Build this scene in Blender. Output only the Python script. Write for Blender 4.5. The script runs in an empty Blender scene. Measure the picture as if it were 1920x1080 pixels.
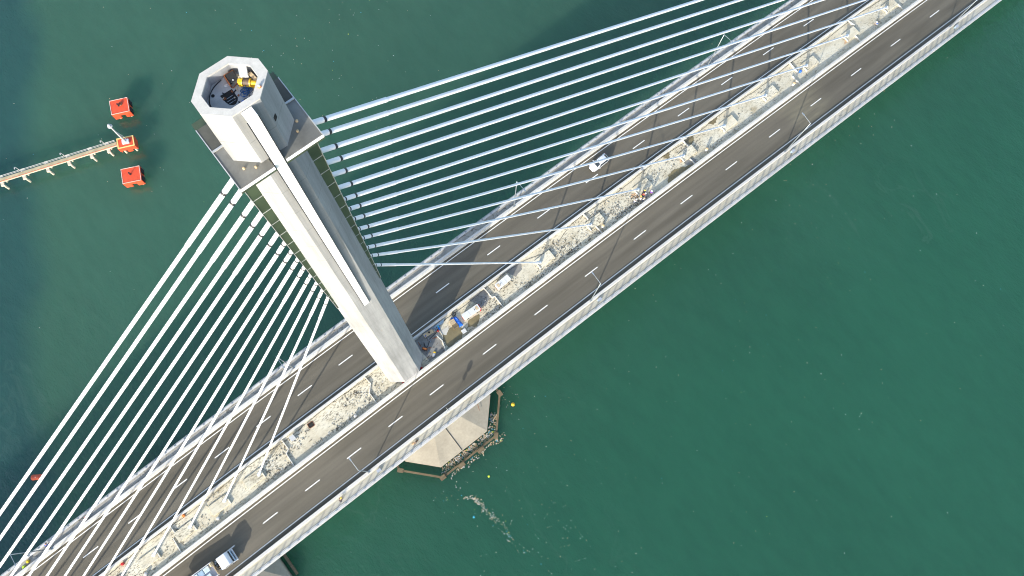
import bpy, bmesh, math, random
from mathutils import Vector, Matrix
random.seed(7)
R = math.radians
SC = bpy.context.scene
COL = SC.collection

# ------------------------------------------------------------------ camera
cam = bpy.data.cameras.new("camera")
cam.sensor_width = 36.0
cam.lens = 36.0 * 1503.6231 / 1920.0
cam.clip_start = 0.5
cam.clip_end = 8000
camo = bpy.data.objects.new("camera", cam)
COL.objects.link(camo)
camo.matrix_world = Matrix(((0.787132,0.590408,-0.178442,-2.2180),(-0.615625,0.769785,-0.168633,-25.6805),(0.037800,0.242589,0.969392,144.3806),(0,0,0,1)))
SC.camera = camo

# ------------------------------------------------------------------ sun and sky
SUN_AZ = R(27.2)      # shadows fall towards +X, turned this far to +Y
SUN_EL = R(21.0)
to_sun = Vector((-math.cos(SUN_EL) * math.cos(SUN_AZ), -math.cos(SUN_EL) * math.sin(SUN_AZ), math.sin(SUN_EL)))
world = bpy.data.worlds.new("World")
SC.world = world
world.use_nodes = True
wn = world.node_tree
sky = wn.nodes.new("ShaderNodeTexSky")
sky.sky_type = 'NISHITA'
sky.sun_disc = False
sky.sun_elevation = SUN_EL
sky.sun_rotation = math.atan2(to_sun.x, to_sun.y)
sky.air_density = 1.0
sky.dust_density = 1.5
bg = wn.nodes["Background"]
bg.inputs["Strength"].default_value = 0.15
wn.links.new(sky.outputs[0], bg.inputs["Color"])
sun = bpy.data.lights.new("sun", 'SUN')
sun.energy = 2.5
sun.angle = R(0.5)
sun.color = (1.0, 0.955, 0.865)
suno = bpy.data.objects.new("sun", sun)
COL.objects.link(suno)
suno.rotation_euler = to_sun.to_track_quat('Z', 'Y').to_euler()
SC.view_settings.view_transform = 'Standard'
SC.view_settings.look = 'None'
SC.view_settings.exposure = 1.46
SC.view_settings.gamma = 1.0
SC.cycles.filter_width = 1.1

# ------------------------------------------------------------------ materials
def new_mat(name):
    m = bpy.data.materials.new(name)
    m.use_nodes = True
    return m, m.node_tree, m.node_tree.nodes["Principled BSDF"]

def nd(nt, typ, **kw):
    n = nt.nodes.new(typ)
    for k, v in kw.items():
        if isinstance(k, str) and k.startswith("i_"):
            n.inputs[k[2:]].default_value = v
        else:
            setattr(n, k, v)
    return n

def coords(nt, scale=(1, 1, 1), rot=(0, 0, 0)):
    tc = nd(nt, "ShaderNodeTexCoord")
    mp = nd(nt, "ShaderNodeMapping")
    mp.inputs["Scale"].default_value = scale
    mp.inputs["Rotation"].default_value = rot
    nt.links.new(tc.outputs["Object"], mp.inputs["Vector"])
    return mp.outputs[0]

def noise(nt, scale=1.0, stretch=(1, 1, 1), detail=4, rough=.55, rot=(0, 0, 0)):
    n = nd(nt, "ShaderNodeTexNoise")
    n.inputs["Scale"].default_value = scale
    n.inputs["Detail"].default_value = detail
    n.inputs["Roughness"].default_value = rough
    nt.links.new(coords(nt, stretch, rot), n.inputs["Vector"])
    return n.outputs["Fac"]

def ramp(nt, fac, stops, interp='LINEAR'):
    r = nd(nt, "ShaderNodeValToRGB")
    e = r.color_ramp.elements
    while len(e) < len(stops):
        e.new(0.5)
    for el, (p, c) in zip(e, stops):
        el.position = p
        if not isinstance(c, (tuple, list)):
            c = (c, c, c)
        el.color = (*c, 1)
    r.color_ramp.interpolation = interp
    nt.links.new(fac, r.inputs["Fac"])
    return r.outputs["Color"]

def mix(nt, fac, a, b, mode='MIX'):
    m = nd(nt, "ShaderNodeMix", data_type='RGBA', blend_type=mode)
    for sock, v in ((m.inputs[0], fac), (m.inputs[6], a), (m.inputs[7], b)):
        if isinstance(v, (int, float)):
            sock.default_value = v
        elif isinstance(v, (tuple, list)):
            sock.default_value = (*v, 1)
        else:
            nt.links.new(v, sock)
    return m.outputs[2]

def mul(nt, a, b):
    m = nd(nt, "ShaderNodeMath", operation='MULTIPLY')
    for s, v in ((m.inputs[0], a), (m.inputs[1], b)):
        if isinstance(v, (int, float)):
            s.default_value = v
        else:
            nt.links.new(v, s)
    return m.outputs[0]

def bump(nt, bs, h, strength=.3, dist=.05):
    b = nd(nt, "ShaderNodeBump")
    b.inputs["Strength"].default_value = strength
    b.inputs["Distance"].default_value = dist
    nt.links.new(h, b.inputs["Height"])
    nt.links.new(b.outputs[0], bs.inputs["Normal"])

def sc(c, k):
    return tuple(min(1, v * k) for v in c)

def M(name, col, rough=.7, metal=0.0, var=.12, scale=1.5, stretch=(1, 1, 1), fine=.06, bm=0.0, spec=.4):
    m, nt, bs = new_mat(name)
    a = ramp(nt, noise(nt, scale, stretch), [(.3, sc(col, 1 - var)), (.7, sc(col, 1 + var))])
    if fine:
        f = ramp(nt, noise(nt, scale * 9, stretch, 6, .7), [(.3, 1 - fine * 2), (.65, 1.0)])
        a = mix(nt, 1.0, a, f, 'MULTIPLY')
    nt.links.new(a, bs.inputs["Base Color"])
    bs.inputs["Roughness"].default_value = rough
    bs.inputs["Metallic"].default_value = metal
    bs.inputs["Specular IOR Level"].default_value = spec
    if bm:
        bump(nt, bs, noise(nt, scale * 6, stretch, 5), bm, .03)
    return m

def mat_asphalt():
    m, nt, bs = new_mat("asphalt")
    base = ramp(nt, noise(nt, .35, (.12, 1.6, 1), 5, .6), [(.3, (.104, .092, .068)), (.7, (.132, .117, .089))])
    gr = ramp(nt, noise(nt, 7, (1, 1, 1), 8, .8), [(.3, .86), (.7, 1.08)])
    c = mix(nt, 1.0, base, gr, 'MULTIPLY')
    wear = ramp(nt, noise(nt, .05, (.6, 3.5, 1), 3), [(.35, .88), (.65, 1.10)])
    c = mix(nt, 1.0, c, wear, 'MULTIPLY')
    trk = ramp(nt, noise(nt, .8, (.018, 1.0, 1), 2, .5), [(.35, .87), (.65, 1.10)])
    c = mix(nt, 1.0, c, trk, 'MULTIPLY')
    oil = ramp(nt, noise(nt, .55, (.6, 1.0, 1), 4, .6), [(.70, 0.0), (.80, .45)])
    c = mix(nt, oil, c, (.055, .05, .045))
    st = ramp(nt, noise(nt, .9, (.5, 1.2, 1), 5, .65), [(.68, 0.0), (.76, .40)])
    c = mix(nt, st, c, (.15, .135, .105))
    # pale dried mud left on one stretch of the carriageway
    tc = nd(nt, "ShaderNodeTexCoord")
    sx = nd(nt, "ShaderNodeSeparateXYZ")
    nt.links.new(tc.outputs["Object"], sx.inputs[0])
    ad = nd(nt, "ShaderNodeMath", operation='ADD')
    nt.links.new(sx.outputs["X"], ad.inputs[0])
    nt.links.new(mul(nt, noise(nt, .25, (.4, 1, 1), 5), 10.0), ad.inputs[1])
    mr = nd(nt, "ShaderNodeMapRange", interpolation_type='SMOOTHSTEP')
    for i, v in enumerate((93, 97.5, 0, 1)):
        mr.inputs[i + 1].default_value = v
    nt.links.new(ad.outputs[0], mr.inputs[0])
    mr2 = nd(nt, "ShaderNodeMapRange", interpolation_type='SMOOTHSTEP')
    for i, v in enumerate((101, 107, 1, 0)):
        mr2.inputs[i + 1].default_value = v
    nt.links.new(ad.outputs[0], mr2.inputs[0])
    my = nd(nt, "ShaderNodeMath", operation='LESS_THAN')
    nt.links.new(sx.outputs["Y"], my.inputs[0])
    my.inputs[1].default_value = 0
    z = mul(nt, mul(nt, mr.outputs[0], mr2.outputs[0]), mul(nt, my.outputs[0], ramp(nt, noise(nt, .8, (.25, 2.2, 1), 5), [(.35, .1), (.7, .75)])))
    c = mix(nt, z, c, (.19, .17, .115))
    nt.links.new(c, bs.inputs["Base Color"])
    bs.inputs["Roughness"].default_value = .85
    bs.inputs["Specular IOR Level"].default_value = .3
    bump(nt, bs, noise(nt, 14, (1, 1, 1), 6, .8), .35, .02)
    return m

def mat_median():
    m, nt, bs = new_mat("rough_cast_concrete")
    base = ramp(nt, noise(nt, .45, (.6, 1, 1), 6, .6), [(.28, (.46, .40, .28)), (.5, (.585, .535, .405)), (.75, (.66, .62, .50))])
    grain = ramp(nt, noise(nt, 9, (1, 1.6, 1), 6, .75), [(.25, .72), (.6, 1.05)])
    c = mix(nt, 1.0, base, grain, 'MULTIPLY')
    # rough exposed scratches and bar ends
    d1 = ramp(nt, noise(nt, 1.5, (1.1, 2.6, 1), 3, .6, (0, 0, R(25))), [(.57, 0.0), (.61, 1.0)])
    d2 = ramp(nt, noise(nt, 2.6, (.8, 2.8, 1), 3, .6, (0, 0, R(-15))), [(.575, 0.0), (.62, 1.0)])
    area = ramp(nt, noise(nt, .16, (.5, 1, 1), 3), [(.40, 0.0), (.60, 1.0)])
    tc = nd(nt, "ShaderNodeTexCoord")
    sx = nd(nt, "ShaderNodeSeparateXYZ")
    nt.links.new(tc.outputs["Object"], sx.inputs[0])
    far = nd(nt, "ShaderNodeMapRange")
    for i, v in enumerate((55, 90, 1, .6)):
        far.inputs[i + 1].default_value = v
    nt.links.new(sx.outputs["X"], far.inputs[0])
    mx = nd(nt, "ShaderNodeMath", operation='MAXIMUM')
    nt.links.new(d1, mx.inputs[0])
    nt.links.new(d2, mx.inputs[1])
    fac = mul(nt, mul(nt, mx.outputs[0], ramp(nt, area, [(0, .2), (1, 1.0)])), mul(nt, far.outputs[0], .85))
    c = mix(nt, fac, c, (.06, .05, .035))
    stain = ramp(nt, noise(nt, .33, (.7, 1, 1), 5, .65), [(.60, 0.0), (.72, .6)])
    c = mix(nt, stain, c, (.30, .24, .14))
    nt.links.new(c, bs.inputs["Base Color"])
    bs.inputs["Roughness"].default_value = .9
    bs.inputs["Specular IOR Level"].default_value = .2
    bump(nt, bs, mx.outputs[0], -.12, .03)
    return m

def mat_tower():
    m, nt, bs = new_mat("board_marked_concrete")
    base = ramp(nt, noise(nt, .22, (1, 1, .25), 5, .6), [(.3, (.272, .277, .277)), (.7, (.372, .377, .376))])
    streak = ramp(nt, noise(nt, .9, (1.6, 1.6, .06), 5, .7), [(.3, .72), (.65, 1.07)])
    c = mix(nt, 1.0, base, streak, 'MULTIPLY')
    # casting lifts
    tc = nd(nt, "ShaderNodeTexCoord")
    sx = nd(nt, "ShaderNodeSeparateXYZ")
    nt.links.new(tc.outputs["Object"], sx.inputs[0])
    for per, wid, k in ((4.0, .022, .82), (.5, .08, .95)):
        q = nd(nt, "ShaderNodeMath", operation='MODULO')
        aa = nd(nt, "ShaderNodeMath", operation='ADD')
        nt.links.new(sx.outputs["Z"], aa.inputs[0])
        aa.inputs[1].default_value = 400.0
        nt.links.new(aa.outputs[0], q.inputs[0])
        q.inputs[1].default_value = per
        lt = nd(nt, "ShaderNodeMath", operation='LESS_THAN')
        nt.links.new(q.outputs[0], lt.inputs[0])
        lt.inputs[1].default_value = per * wid
        c = mix(nt, lt.outputs[0], c, mix(nt, 1.0, c, (k, k, k), 'MULTIPLY'))
    rust = ramp(nt, noise(nt, .8, (1.5, 1.5, .12), 4, .7), [(.66, 0.0), (.76, .5)])
    c = mix(nt, rust, c, (.30, .25, .18))
    pore = ramp(nt, noise(nt, 6, (1, 1, 1), 6, .8), [(.25, .85), (.5, 1.0)])
    c = mix(nt, 1.0, c, pore, 'MULTIPLY')
    nt.links.new(c, bs.inputs["Base Color"])
    bs.inputs["Roughness"].default_value = .8
    bs.inputs["Specular IOR Level"].default_value = .3
    bump(nt, bs, noise(nt, 3, (1, 1, .4), 5), .15, .03)
    return m

def mat_crack():
    m, nt, bs = new_mat("cracked_paving")
    base = ramp(nt, noise(nt, 1.1, (.6, 1, 1), 6, .65), [(.3, (.24, .225, .19)), (.7, (.42, .40, .35))])
    v = nd(nt, "ShaderNodeTexVoronoi", feature='DISTANCE_TO_EDGE')
    v.inputs["Scale"].default_value = .75
    wob = nd(nt, "ShaderNodeTexNoise")
    wob.inputs["Scale"].default_value = 1.2
    co = coords(nt, (.7, 1.1, 1))
    nt.links.new(co, wob.inputs["Vector"])
    ad = nd(nt, "ShaderNodeVectorMath", operation='ADD')
    nt.links.new(co, ad.inputs[0])
    nt.links.new(wob.outputs["Color"], ad.inputs[1])
    nt.links.new(ad.outputs[0], v.inputs["Vector"])
    cr = ramp(nt, v.outputs["Distance"], [(.012, 1.0), (.04, 0.0)])
    area = ramp(nt, noise(nt, .2, (1, 1, 1), 2), [(.42, .1), (.58, .9)])
    c = mix(nt, mul(nt, cr, area), base, (.09, .08, .06))
    g = ramp(nt, noise(nt, 8, (1, 1, 1), 6, .8), [(.25, .8), (.6, 1.05)])
    c = mix(nt, 1.0, c, g, 'MULTIPLY')
    nt.links.new(c, bs.inputs["Base Color"])
    bs.inputs["Roughness"].default_value = .9
    return m

def mat_paving():
    m, nt, bs = new_mat("pale_paving")
    base = ramp(nt, noise(nt, .5, (.5, 1, 1), 5, .6), [(.3, (.39, .36, .275)), (.7, (.50, .48, .405))])
    g = ramp(nt, noise(nt, 7, (1, 1, 1), 6, .75), [(.25, .82), (.6, 1.04)])
    c = mix(nt, 1.0, base, g, 'MULTIPLY')
    d = ramp(nt, noise(nt, 1.9, (.7, 2.2, 1), 4, .6, (0, 0, R(30))), [(.62, 0), (.70, .7)])
    area = ramp(nt, noise(nt, .12, (1, 1, 1), 3), [(.48, 0), (.66, 1.0)])
    c = mix(nt, mul(nt, d, area), c, (.12, .10, .07))
    nt.links.new(c, bs.inputs["Base Color"])
    bs.inputs["Roughness"].default_value = .9
    return m

def mat_water():
    m, nt, bs = new_mat("turbid_sea_water")
    tc = nd(nt, "ShaderNodeTexCoord")
    sx = nd(nt, "ShaderNodeSeparateXYZ")
    nt.links.new(tc.outputs["Object"], sx.inputs[0])
    # clearer green water on one side of the bridge, siltier on the other
    wob = mul(nt, noise(nt, .012, (1, 1, 1), 3, .5), 60.0)
    ad = nd(nt, "ShaderNodeMath", operation='ADD')
    nt.links.new(sx.outputs["Y"], ad.inputs[0])
    nt.links.new(wob, ad.inputs[1])
    mr = nd(nt, "ShaderNodeMapRange", interpolation_type='SMOOTHSTEP')
    for i, v in enumerate((-20, 110, 0, 1)):
        mr.inputs[i + 1].default_value = v
    nt.links.new(ad.outputs[0], mr.inputs[0])
    c = mix(nt, mr.outputs[0], (.0150, .0720, .0410), (.0345, .0910, .0580))
    # a darker, bluer band of water colour beyond the buoy
    band_dot = nd(nt, "ShaderNodeVectorMath", operation='DOT_PRODUCT')
    nt.links.new(tc.outputs["Object"], band_dot.inputs[0])
    band_dot.inputs[1].default_value = (-.882, .472, 0)
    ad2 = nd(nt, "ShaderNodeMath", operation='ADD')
    nt.links.new(band_dot.outputs["Value"], ad2.inputs[0])
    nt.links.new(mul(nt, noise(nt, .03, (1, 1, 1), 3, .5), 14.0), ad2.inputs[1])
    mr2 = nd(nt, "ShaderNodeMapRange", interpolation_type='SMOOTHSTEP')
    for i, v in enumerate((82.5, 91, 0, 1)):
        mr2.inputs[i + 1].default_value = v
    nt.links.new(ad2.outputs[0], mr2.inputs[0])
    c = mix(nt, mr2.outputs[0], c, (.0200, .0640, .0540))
    big = ramp(nt, noise(nt, .02, (1, .5, 1), 4, .55, (0, 0, R(35))), [(.3, .90), (.7, 1.10)])
    c = mix(nt, 1.0, c, big, 'MULTIPLY')
    fine_ = ramp(nt, noise(nt, .35, (1, .4, 1), 6, .65, (0, 0, R(48))), [(.3, .94), (.7, 1.07)])
    c = mix(nt, 1.0, c, fine_, 'MULTIPLY')
    warp = nd(nt, "ShaderNodeTexNoise")
    warp.inputs["Scale"].default_value = .03
    warp.inputs["Detail"].default_value = 3
    nt.links.new(coords(nt), warp.inputs["Vector"])
    wv = nd(nt, "ShaderNodeVectorMath", operation='MULTIPLY_ADD')
    nt.links.new(warp.outputs["Color"], wv.inputs[0])
    wv.inputs[1].default_value = (30, 30, 0)
    nt.links.new(coords(nt, (1, .35, 1), (0, 0, R(-20))), wv.inputs[2])
    sn = nd(nt, "ShaderNodeTexNoise")
    sn.inputs["Scale"].default_value = .045
    sn.inputs["Detail"].default_value = 6
    sn.inputs["Roughness"].default_value = .6
    nt.links.new(wv.outputs[0], sn.inputs["Vector"])
    st = ramp(nt, sn.outputs["Fac"], [(.488, 0.0), (.50, .16), (.512, 0.0)])
    st = mul(nt, st, ramp(nt, noise(nt, .011, (1, 1, 1), 2), [(.52, 0.0), (.66, 1.0)]))
    c = mix(nt, st, c, (.075, .125, .10))
    nt.links.new(c, bs.inputs["Base Color"])
    bs.subsurface_method = 'BURLEY'
    bs.inputs["Subsurface Weight"].default_value = 1.0
    bs.inputs["Subsurface Radius"].default_value = (.5, 1.0, .8)
    bs.inputs["Subsurface Scale"].default_value = 15.0
    bs.inputs["Roughness"].default_value = .12
    bs.inputs["IOR"].default_value = 1.42
    w1 = noise(nt, .45, (1, .55, 1), 5, .65, (0, 0, R(40)))
    w2 = noise(nt, 1.9, (1, .6, 1), 4, .6, (0, 0, R(70)))
    amp = ramp(nt, noise(nt, .014, (1, 1, 1), 2), [(.35, .35), (.65, 1.0)])
    s = nd(nt, "ShaderNodeMath", operation='ADD')
    nt.links.new(w1, s.inputs[0])
    nt.links.new(mul(nt, w2, .3), s.inputs[1])
    bump(nt, bs, mul(nt, s.outputs[0], amp), .6, .6)
    return m

A = dict(
    asphalt=mat_asphalt(), median=mat_median(), tower=mat_tower(), crack=mat_crack(), paving=mat_paving(), water=mat_water(),
    barrier=M("barrier_concrete", (.51, .498, .46), .8, var=.10, scale=.6, stretch=(.4, 1, 1), fine=.05),
    girder=M("girder_concrete", (.50, .49, .46), .8, var=.1, scale=.3),
    parapet=M("parapet_concrete", (.50, .495, .475), .8, var=.1, scale=.7, stretch=(.4, 1, 1)),
    line=M("road_paint", (.80, .79, .73), .6, var=.06, scale=2, fine=.12),
    pad=M("pad_concrete", (.56, .53, .45), .85, var=.12, scale=1.2, fine=.15, bm=.3),
    rib=M("rib_concrete", (.62, .59, .52), .85, var=.1),
    cable=M("white_cable_sheath", (.76, .765, .77), .45, var=.04, scale=.5, fine=.03),
    collar=M("black_collar", (.025, .025, .03), .5),
    galv=M("galvanised_steel", (.34, .38, .41), .45, .6, var=.1, scale=3),
    anchorsteel=M("anchor_steel", (.60, .65, .69), .45, .15, var=.12, scale=3),
    whitepaint=M("white_gloss_paint", (.62, .61, .57), .3, var=.03, scale=1),
    strip=M("white_cover_sheet", (.86, .86, .85), .35, var=.02, scale=.4, fine=0),
    darkgreen=M("dark_olive_steel", (.055, .075, .045), .35, .0, var=.25, scale=.5),
    zinc=M("zinc_sheet", (.20, .195, .17), .42, .25, var=.28, scale=.6, fine=.05),
    zinctrim=M("zinc_trim", (.55, .55, .53), .4, .3),
    red=M("red_dolphin_paint", (.72, .085, .032), .55, var=.14, scale=1.2, fine=.12),
    redtrim=M("pale_trim", (.80, .55, .46), .6, var=.15, scale=3),
    yellowtrim=M("yellow_trim", (.78, .55, .20), .6, var=.15, scale=3),
    cream=M("cream_pile_concrete", (.58, .52, .40), .8, var=.18, scale=2),
    catwalk=M("catwalk_planks", (.47, .385, .24), .8, var=.2, scale=1.2, fine=.15),
    black=M("black_rubber", (.02, .02, .022), .7),
    glass=M("dark_glass", (.02, .028, .034), .08, var=.2, spec=.6),
    carwhite=M("white_car_paint", (.60, .61, .63), .22, var=.02, scale=1, fine=0, spec=.6),
    chrome=M("bright_metal", (.6, .6, .6), .3, .8),
    redlight=M("red_lens", (.55, .03, .03), .25),
    orange=M("orange_paint", (.75, .22, .05), .5),
    blue=M("blue_tarpaulin", (.015, .13, .55), .45, var=.2, scale=3, bm=.6),
    bluerope=M("blue_rope", (.03, .12, .30), .8, var=.3, scale=9),
    yellow=M("yellow_machine_paint", (.80, .50, .03), .4, var=.1, scale=4),
    brown=M("brown_steel_rope", (.14, .095, .06), .6, var=.3, scale=8),
    timber=M("raw_timber", (.50, .38, .23), .8, var=.2, scale=2, stretch=(.3, 2, 2)),
    darktimber=M("wet_timber", (.17, .13, .075), .8, var=.3, scale=1.2, stretch=(.5, 2, 1), fine=.15),
    rust=M("rusted_steel", (.26, .09, .035), .7, .2, var=.3, scale=3),
    cap=M("pile_cap_concrete", (.365, .325, .25), .85, var=.15, scale=.25, fine=.08),
    coping=M("coping_concrete", (.53, .505, .45), .85, var=.1, scale=2),
    darksheet=M("dark_rear_sheet", (.105, .098, .075), .4, .3, var=.35, scale=.5),
    floor=M("tower_top_screed", (.45, .445, .425), .85, var=.12, scale=1.5),
    dark=M("dark_void", (.02, .02, .02), .9),
    skin=M("skin", (.32, .17, .10), .6, fine=0),
    navy=M("navy_cloth", (.03, .045, .10), .9), hivis=M("orange_vest", (.80, .20, .04), .8),
    jean=M("dark_trousers", (.035, .04, .055), .9), shirtw=M("pale_shirt", (.62, .62, .60), .9),
    shirtr=M("red_shirt", (.50, .05, .04), .9), shirtp=M("purple_shirt", (.20, .09, .42), .9), shirtk=M("dark_shirt", (.04, .035, .04), .9),
    shirtb=M("blue_shirt", (.02, .10, .48), .9),
    haty=M("yellow_hard_hat", (.80, .55, .08), .35), hatw=M("white_hard_hat", (.80, .80, .78), .35), hair=M("black_hair", (.015, .012, .01), .7),
    tan=M("tan_cap", (.58, .40, .22), .7),
    puddle=M("muddy_puddle", (.185, .152, .08), .15, var=.2, scale=.6, fine=0, spec=.5),
    wet=M("damp_concrete", (.23, .22, .195), .5, var=.2, scale=1.5, fine=.1),
    ruststain=M("rust_stain", (.52, .34, .20), .85, var=.2, scale=1.5),
    paleblue=M("pale_blue_sheet", (.30, .41, .49), .35, var=.15, scale=2),
    greysheet=M("grey_sheet", (.45, .47, .50), .4, .3, var=.1),
    redbuoy=M("red_buoy_plastic", (.62, .10, .045), .45, var=.12, scale=2),
    cargo=M("light_tarp", (.50, .60, .66), .5, var=.12, scale=2, bm=.3),
)

# ------------------------------------------------------------------ mesh helpers
def zd(x):
    """height of the road surface: a long crest curve"""
    return -4.249e-4 * (x - 25.883) ** 2 + .2846

class MB:
    def __init__(self):
        self.v, self.f, self.m = [], [], []
    def face(self, idx, mi=0):
        self.f.append(tuple(idx)); self.m.append(mi)
    def box(self, c, s, mi=0, rot=0.0, tilt=None):
        cx, cy, cz = c; hx, hy, hz = s[0] / 2, s[1] / 2, s[2] / 2
        n = len(self.v)
        cr_, sr = math.cos(rot), math.sin(rot)
        for dz in (-hz, hz):
            for dx, dy in ((-hx, -hy), (hx, -hy), (hx, hy), (-hx, hy)):
                p = Vector((dx, dy, dz))
                if tilt is not None:
                    p = tilt @ p
                self.v.append((cx + p.x * cr_ - p.y * sr, cy + p.x * sr + p.y * cr_, cz + p.z))
        for q in ((0, 3, 2, 1), (4, 5, 6, 7), (0, 1, 5, 4), (1, 2, 6, 5), (2, 3, 7, 6), (3, 0, 4, 7)):
            self.face([n + i for i in q], mi)
        return self
    def rings(self, rings, mi=0, closed=True, caps=True):
        n = len(self.v); k = len(rings[0])
        for r in rings:
            self.v.extend([tuple(p) for p in r])
        for i in range(len(rings) - 1):
            for j in range(k if closed else k - 1):
                a = n + i * k + j; b = n + i * k + (j + 1) % k
                self.face((a, b, b + k, a + k), mi)
        if caps:
            self.face([n + j for j in reversed(range(k))], mi)
            self.face([n + (len(rings) - 1) * k + j for j in range(k)], mi)
        return self
    def tube(self, path, r, seg=8, mi=0, caps=True):
        path = [Vector(p) for p in path]
        rr = r if isinstance(r, (list, tuple)) else [r] * len(path)
        out = []
        for i, p in enumerate(path):
            t = (path[min(i + 1, len(path) - 1)] - path[max(i - 1, 0)]).normalized()
            up = Vector((0, 0, 1)) if abs(t.z) < .95 else Vector((1, 0, 0))
            a = t.cross(up).normalized(); b = t.cross(a).normalized()
            out.append([p + (a * math.cos(2 * math.pi * j / seg) + b * math.sin(2 * math.pi * j / seg)) * rr[i] for j in range(seg)])
        return self.rings(out, mi, True, caps)
    def lathe(self, prof, c=(0, 0, 0), seg=16, mi=0):
        return self.rings([[(c[0] + r * math.cos(2 * math.pi * j / seg), c[1] + r * math.sin(2 * math.pi * j / seg), c[2] + z) for j in range(seg)] for r, z in prof], mi)
    def prism(self, poly, z0, z1, mi=0):
        return self.rings([[(x, y, z0) for x, y in poly], [(x, y, z1) for x, y in poly]], mi)
    def run(self, prof, x0, x1, step=4.0, mi=0, closed=True):
        """cross-section (y, height over the road) carried along the bridge, following its crest"""
        n = max(1, int(round((x1 - x0) / step)))
        rs = []
        for i in range(n + 1):
            x = x0 + (x1 - x0) * i / n
            rs.append([(x, y, zd(x) + h) for y, h in prof])
        return self.rings(rs, mi, closed, closed)
    def build(self, name, mats, parent=None, loc=(0, 0, 0), rotz=0.0, smooth=False, bevel=0.0):
        me = bpy.data.meshes.new(name)
        me.from_pydata(self.v, [], self.f)
        if not isinstance(mats, (list, tuple)):
            mats = [mats]
        for mt in mats:
            me.materials.append(mt)
        me.polygons.foreach_set("material_index", self.m)
        bm_ = bmesh.new(); bm_.from_mesh(me)
        bmesh.ops.recalc_face_normals(bm_, faces=bm_.faces)
        bm_.to_mesh(me); bm_.free()
        if smooth:
            me.polygons.foreach_set("use_smooth", [True] * len(me.polygons))
        me.update()
        o = bpy.data.objects.new(name, me)
        COL.objects.link(o)
        o.location = loc
        o.rotation_euler = (0, 0, rotz)
        if parent is not None:
            o.parent = parent
        if bevel:
            b = o.modifiers.new("bevel", 'BEVEL'); b.width = bevel; b.segments = 2; b.limit_method = 'ANGLE'
        return o

def tag(o, label=None, cat=None, group=None, kind=None):
    if label: o["label"] = label
    if cat: o["category"] = cat
    if group: o["group"] = group
    if kind: o["kind"] = kind
    return o

def thing(name, label, cat, loc=(0, 0, 0), rotz=0.0, group=None):
    o = bpy.data.objects.new(name, None)
    COL.objects.link(o)
    o.location = loc; o.rotation_euler = (0, 0, rotz)
    o.empty_display_size = .3
    return tag(o, label, cat, group)

def copy_tree(o, parent=None):
    c = o.copy(); COL.objects.link(c)
    if parent is not None:
        c.parent = parent
    for ch in list(o.children):
        copy_tree(ch, c)
    return c

def on_deck(x, y, h=0.0):
    return (x, y, zd(x) + h)

ORD = ["first", "second", "third", "fourth", "fifth", "sixth", "seventh", "eighth", "ninth", "tenth", "eleventh", "twelfth", "thirteenth", "fourteenth"]
WATER = -31.72
X0, X1 = -190.0, 290.0

# ------------------------------------------------------------------ water
w = MB()
w.v = [(-2500, -2500, WATER), (2500, -2500, WATER), (2500, 2500, WATER), (-2500, 2500, WATER)]
w.face((0, 1, 2, 3))
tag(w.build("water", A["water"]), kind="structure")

# ------------------------------------------------------------------ deck, roads, median, walkways
b = MB()
b.run([(-13.5, -.09), (13.32, -.09), (13.32, -.40), (7.2, -1.0), (5.2, -3.4), (-5.2, -3.4), (-7.2, -1.0), (-13.5, -.40)], X0, X1, 5)
deck = tag(b.build("bridge_deck", A["girder"]), "long concrete bridge deck carrying both carriageways over the green water", "bridge deck")

def sheet(name, y0, y1, h, mt, kind="structure", parent=None, x0=X0, x1=X1):
    m = MB(); m.run([(y0, h), (y1, h)], x0, x1, 4, closed=False)
    o = m.build(name, mt, parent)
    if kind: o["kind"] = kind
    return o

road_r = sheet("road", -11.4, -3.2, 0.0, A["asphalt"])
road_l = sheet("road", 3.1, 11.3, 0.0, A["asphalt"])
median = sheet("median", -2.9, 2.9, -.02, A["median"])
walk_r = sheet("walkway", -13.1, -11.7, .20, A["paving"])
walk_l = sheet("walkway", 11.7, 13.05, .20, A["crack"])

DR = [134.6, 121.9, 109.62, 97.63, 85.79, 73.9, 62.0, 50.05, 38.02, 25.98, 14.01, 2.02, -7.08, -16.07, -24.95, -33.83] + [-33.83 - 8.95 * k for k in range(1, 16)]
DL = [109.53, 97.6, 85.76, 73.86, 62.0, 50.01, 38.07, 26.06, 14.12, 2.1, -7.72, -16.62, -25.5, -34.3, -43.13, -52.2, -61.4] + [-61.4 - 9.0 * k for k in range(1, 13)]
DR = [134.6 + 12 * k for k in range(12, 0, -1)] + DR
DL = [109.53 + 12 * k for k in range(14, 0, -1)] + DL
for road, dd, yc_, e0, e1 in ((road_r, DR, -7.17, -3.80, -10.36), (road_l, DL, 7.2, 10.68, 3.66)):
    m = MB()
    for x in dd:
        m.run([(yc_ - .085, .006), (yc_ + .085, .006)], x - 1.52, x + 1.52, 1.6, closed=False)
    m.build("lane_dashes", A["line"], road)
    for y in (e0, e1):
        m = MB(); m.run([(y - .075, .006), (y + .075, .006)], X0, X1, 4, closed=False)
        m.build("edge_line", A["line"], road)
for road, ys in ((road_r, (-3.52,)), (road_l, (10.95,))):      # dusty gutter strips beside the kerbs
    for y in ys:
        m = MB(); m.run([(y - .16, .004), (y + .16, .004)], X0, X1, 4, closed=False)
        m.build("dusty_gutter", M("gutter_dust", (.125, .108, .075), .9, var=.35, scale=.8, stretch=(.4, 1, 1), fine=.2), road)

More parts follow.
